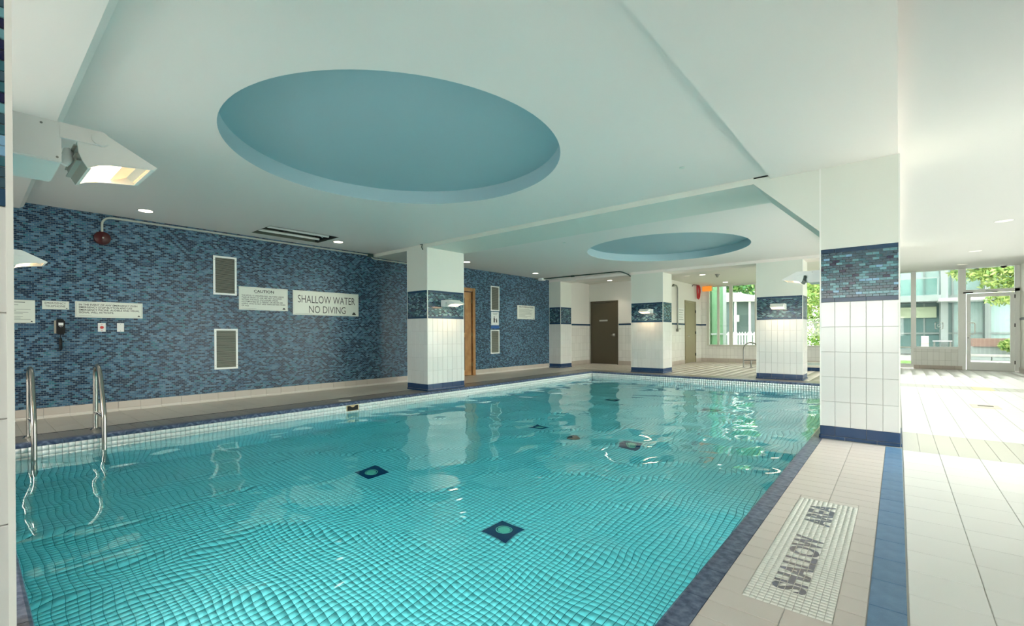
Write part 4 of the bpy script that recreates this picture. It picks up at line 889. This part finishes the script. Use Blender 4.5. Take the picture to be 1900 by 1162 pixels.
# ------------------------------------------------------------------ outside
gr = part('paving', MB().box(-30, 40, YF + .25, 70, -.3, -.03).box(XR + .2, 40, -20, YF + .25, -.3, -.03).box(-30, XR + .2, -25, YB - .2, -.3, -.03), CONC); gr['kind'] = 'structure'
gs = part('lawn', MB().box(-8, .9, 19.8, 23.2, -.03, .02), GRASS); gs['kind'] = 'structure'
def tree(name, x, y, h, blobs, n_, leafm, label, ls=.10, trunk=.09, cat='tree', grp=None):
    t = thing(name, label, cat, (x, y, 0), grp)
    if trunk:
        tb = MB().tube([(x, y, -.05), (x + .05, y, h * .4), (x - .05, y + .05, h * .7), (x, y, h)], [trunk, trunk * .8, trunk * .5, trunk * .2], 8)
        for b in blobs[:6]: tb.tube([(x, y, h * .45), ((x + b[0]) / 2, (y + b[1]) / 2, (h * .5 + b[2]) / 2 + .1), b[:3]], [trunk * .45, trunk * .3, .01], 6)
        part('trunk', tb, BARK, t)
    rs = np.random.RandomState(int(abs(x * 13 + y * 7)) + 3); k = n_; bl_ = np.array(blobs); w = bl_[:, 3] ** 2; ix = rs.choice(len(bl_), k, p=w / w.sum())
    dv = rs.normal(size=(k, 3)); dv /= np.linalg.norm(dv, axis=1)[:, None]; rr = bl_[ix, 3] * rs.uniform(.45, 1.08, k)
    ce = bl_[ix, :3] + dv * rr[:, None] * np.array([1, 1, .75])
    a1 = rs.normal(size=(k, 3)); a1 /= np.linalg.norm(a1, axis=1)[:, None]; b1_ = np.cross(a1, rs.normal(size=(k, 3))); b1_ /= np.linalg.norm(b1_, axis=1)[:, None]
    sz = ls * rs.uniform(.6, 1.3, k)[:, None]
    vs = np.stack([ce - a1 * sz, ce + b1_ * sz * .4, ce + a1 * sz, ce - b1_ * sz * .4], 1).reshape(-1, 3)
    me = bpy.data.meshes.new('foliage'); me.from_pydata(vs.tolist(), [], (np.arange(k * 4).reshape(-1, 4)).tolist()); 
    for m_ in leafm: me.materials.append(m_)
    me.polygons.foreach_set('material_index', rs.choice(len(leafm), k).astype(np.int32))
    o = link('foliage', me, t); o['kind'] = 'stuff'
    return t
tree('tree', 5.2, 26.4, 3.6, [(2.3, 26, 3.7, .8), (3.2, 25.7, 3.3, .9), (3.9, 26, 3.5, .9), (2.9, 26.4, 4.3, 1.0), (1.6, 26, 4.1, .55), (3.9, 25.2, 2.6, .7), (2.9, 25.0, 2.35, .38), (4.6, 26, 4.2, 1)], 9000, [LEAF, LEAFY, LEAFY], 'light green tree seen through the glass above the entrance door', .09)
tree('tree', -3.7, 24.5, 3.4, [(-4.2, 24.5, 2.9, .85), (-3.7, 25, 3.3, .9), (-4.4, 24.3, 1.9, .7), (-3.9, 25, 2.0, .8), (-3.5, 25, 2.7, .7), (-4.7, 24.6, 3.6, .6), (-3.9, 24.3, 1.3, .55)], 9000, [LEAF, LEAFY, LEAF], 'bushy green tree behind the white picket fence', .09)
tree('shrub', -1.9, 22.0, 2.4, [(-2.4, 22.0, 1.9, .8), (-1.9, 22.0, 2.6, .9), (-2.1, 21.8, 1.0, .75), (-1.6, 22.1, 1.6, .8), (-2.3, 22.1, 3.2, .8), (-1.2, 22.1, 3.3, .9)], 9000, [LEAF, LEAFY, LEAFY], 'bright green shrub close outside the back window', .08, cat='shrub')
tree('shrub', 3.55, 27.1, .6, [(3.45, 27.15, .55, .30), (3.8, 27.1, .5, .28)], 1500, [LEAFY, LEAF], 'low yellow green shrub in the planter outside the door', .08, .02, cat='shrub')
tree('tree', -9.5, 30, 5, [(-9.5, 30, 5, 2.2), (-7.5, 31, 4.5, 1.6), (-11.5, 30, 4.6, 1.6)], 5000, [LEAF, LEAFD], 'darker tree far behind the round roofed pavilion', .2, .15)
for i in range(5):
    yy_ = 0 + i * 5.2
    tree('tree', 9.5 + (i % 2), yy_, 4, [(9.5, yy_, 3.6, 1.6), (9.7, yy_ + .7, 2.4, 1.2), (9.3, yy_ - .7, 2.6, 1.2)], 1800, [LEAF, LEAFY], 'leafy garden tree outside the right hand glazing', .2, .12, grp='garden trees on the right')
# building across the court
b = thing('office_building', 'glazed building with balcony seen through the front windows', 'building', (2, 31, 0))
for i in range(14):
    x = -3.2 + i * 1.05
    pale = 1.75 < x + .5 < 9
    part('glass_panel', MB().box(x + .03, x + 1.02, 31.0, 31.05, .25, 2.55), BGLASL if pale else BGLASS, b)
    part('glass_panel', MB().box(x + .03, x + 1.02, 31.3, 31.35, 2.9, 5.6), BGLASL, b)
    part('mullion', MB().box(x - .03, x + .03, 30.95, 31.05, 0, 2.6), FACADE, b); part('mullion', MB().box(x - .04, x + .04, 31.2, 31.3, 2.86, 5.6), FACADE, b)
part('transom_bar', MB().box(-3.2, 11.5, 30.93, 30.99, 1.0, 1.08), FACADE, b); part('floor_slab', MB().box(-3.4, 1.55, 29.6, 31.4, 2.58, 2.86), FACADE, b); part('floor_slab', MB().box(1.55, 11.7, 30.8, 31.4, 2.58, 2.9), FACADE, b)
part('roof', MB().box(-3.6, 11.9, 29.9, 36, 5.6, 5.9), FACADE, b); part('rear_wall', MB().box(-3.4, 11.7, 33.5, 34, 0, 5.6), FACADE, b); part('plinth', MB().box(-3.4, 11.7, 30.95, 31.3, 0, .25), FACADE, b)
part('pier', MB().box(1.55, 1.80, 29.7, 31.0, 0, 5.6), FACADE, b); part('pier', MB().box(3.1, 3.3, 30.6, 31.0, 0, 5.6), FACADE, b)
part('canopy', MB().box(1.45, 3.0, 28.9, 30.6, 2.52, 2.66), ALU, b, bevel=.01)
part('blind', MB().box(-.3, 1.45, 30.85, 30.9, 1.82, 2.36), BLIND, b)
for i in range(5): part('balustrade_panel', MB().box(-3.2 + i * .93, -2.3 + i * .93, 29.65, 29.67, 2.9, 3.66), BALG, b); part('balustrade_post', MB().box(-2.3 + i * .93, -2.27 + i * .93, 29.62, 29.68, 2.86, 3.7), FACADE, b)
part('balustrade_rail', MB().box(-3.3, 1.5, 29.62, 29.68, 3.66, 3.71), FACADE, b)
t = thing('bollard', 'short white bollard standing outside the large front window', 'bollard', (.93, 28.0, 0))
part('post', MB().cyl((.93, 28, -.03), 2, .13, .95, 20), WHITEP, t, smooth=True); part('band', MB().cyl((.93, 28, .55), 2, .132, .05, 20), YELLOW, t, smooth=True)
t = thing('patio_table', 'low white patio table outside the front window', 'table', (1.6, 29.3, 0))
part('top', MB().box(1.25, 1.9, 29.1, 29.6, .66, .70), WHITEP, t)
for x in (1.3, 1.85):
    for y in (29.14, 29.56): part('leg', MB().box(x - .02, x + .02, y - .02, y + .02, -.03, .66), GREYM, t)
t = thing('planter_wall', 'brownish brick planter wall with pale ledge outside the door', 'planter', (3.2, 28, 0))
part('brick_wall', MB().box(2.45, 5.2, 27.7, 28.6, .48, .82), RAILW, t); part('lower_wall', MB().box(2.4, 5.2, 27.8, 28.6, 0, .48), FACADE, t); part('ledge', MB().box(2.2, 5.3, 25.9, 26.5, .12, .20), CONC, t)
for i in range(5): part('ledge_block', MB().box(2.22 + i * .6, 2.80 + i * .6, 25.92, 26.48, -.03, .12), FACADE, t, bevel=.01)
# behind the back window: green glass screen, pavilion, picket fence
t = thing('glass_screen', 'tall green glass screen just outside the back window at left', 'screen', (-6.0, 20, 0))
for x0, x1 in ((-6.75, -6.17), (-6.12, -5.62)): part('glass_panel', MB().box(x0, x1, 20.5, 20.55, 0, 3.6), BGREEN, t)
part('post', MB().box(-6.17, -6.10, 20.45, 20.58, 0, 3.6), mat('dark_green_post', (.03, .08, .03), .5), t); part('post', MB().box(-5.62, -5.52, 20.45, 20.58, 0, 3.6), FACADE, t); part('rail', MB().box(-6.10, -5.62, 20.44, 20.5, 1.03, 1.10), FACADE, t)
t = thing('pavilion', 'round pavilion with pale curved roof behind the picket fence', 'building', (-7.2, 28, 0))
GZR = mat('pavilion_roof', (.50, .52, .47), .7); GZW = mat('pavilion_glass', (.10, .14, .14), .2)
part('roof', MB().cyl((-7.3, 28, 2.75), 2, 2.1, .12, 40).tube([(-7.3, 28, 2.87), (-7.3, 28, 3.15), (-7.3, 28, 3.35)], [2.0, 1.3, .5], 40), GZR, t, smooth=True)
part('walls', MB().cyl((-7.3, 28, 0), 2, 1.8, 2.75, 16), GZW, t)
for k in range(16):
    an = 2 * math.pi * k / 16; part('post', MB().cyl((-7.3 + 1.82 * math.cos(an), 28 + 1.82 * math.sin(an), 0), 2, .06, 2.75, 8), ALU, t)
part('wall_box', MB().box(-6.65, -6.4, 26.2, 26.25, 1.7, 2.05), ALUG, t)
t = thing('downpipe', 'tall white post left of the round pavilion', 'post', (-6.67, 24, 0)); part('post', MB().box(-6.74, -6.58, 23.95, 24.05, -.03, 2.9), WHITEP, t)
t = thing('picket_fence', 'white picket fence seen through the back window', 'fence', (-4.5, 23.6, 0))
pk = MB().prism([(-.035, 0), (.035, 0), (.035, 1.12), (0, 1.18), (-.035, 1.12)], 1, -.01, .01).mesh('picket', WHITEP)
for i in range(44): link('picket', pk, t, (-6.5 + i * .125, 23.6, -.02))
for z in (.25, 1.0): part('rail', MB().box(-6.6, -1.1, 23.61, 23.65, z, z + .08), WHITEP, t)
for x in (-6.6, -4.95, -3.3, -1.65): part('post', MB().box(x - .06, x + .06, 23.58, 23.70, -.03, 1.22), WHITEP, t); part('post_cap', MB().tube([(x, 23.64, 1.22), (x, 23.64, 1.34)], [.075, .01], 4), WHITEP, t)
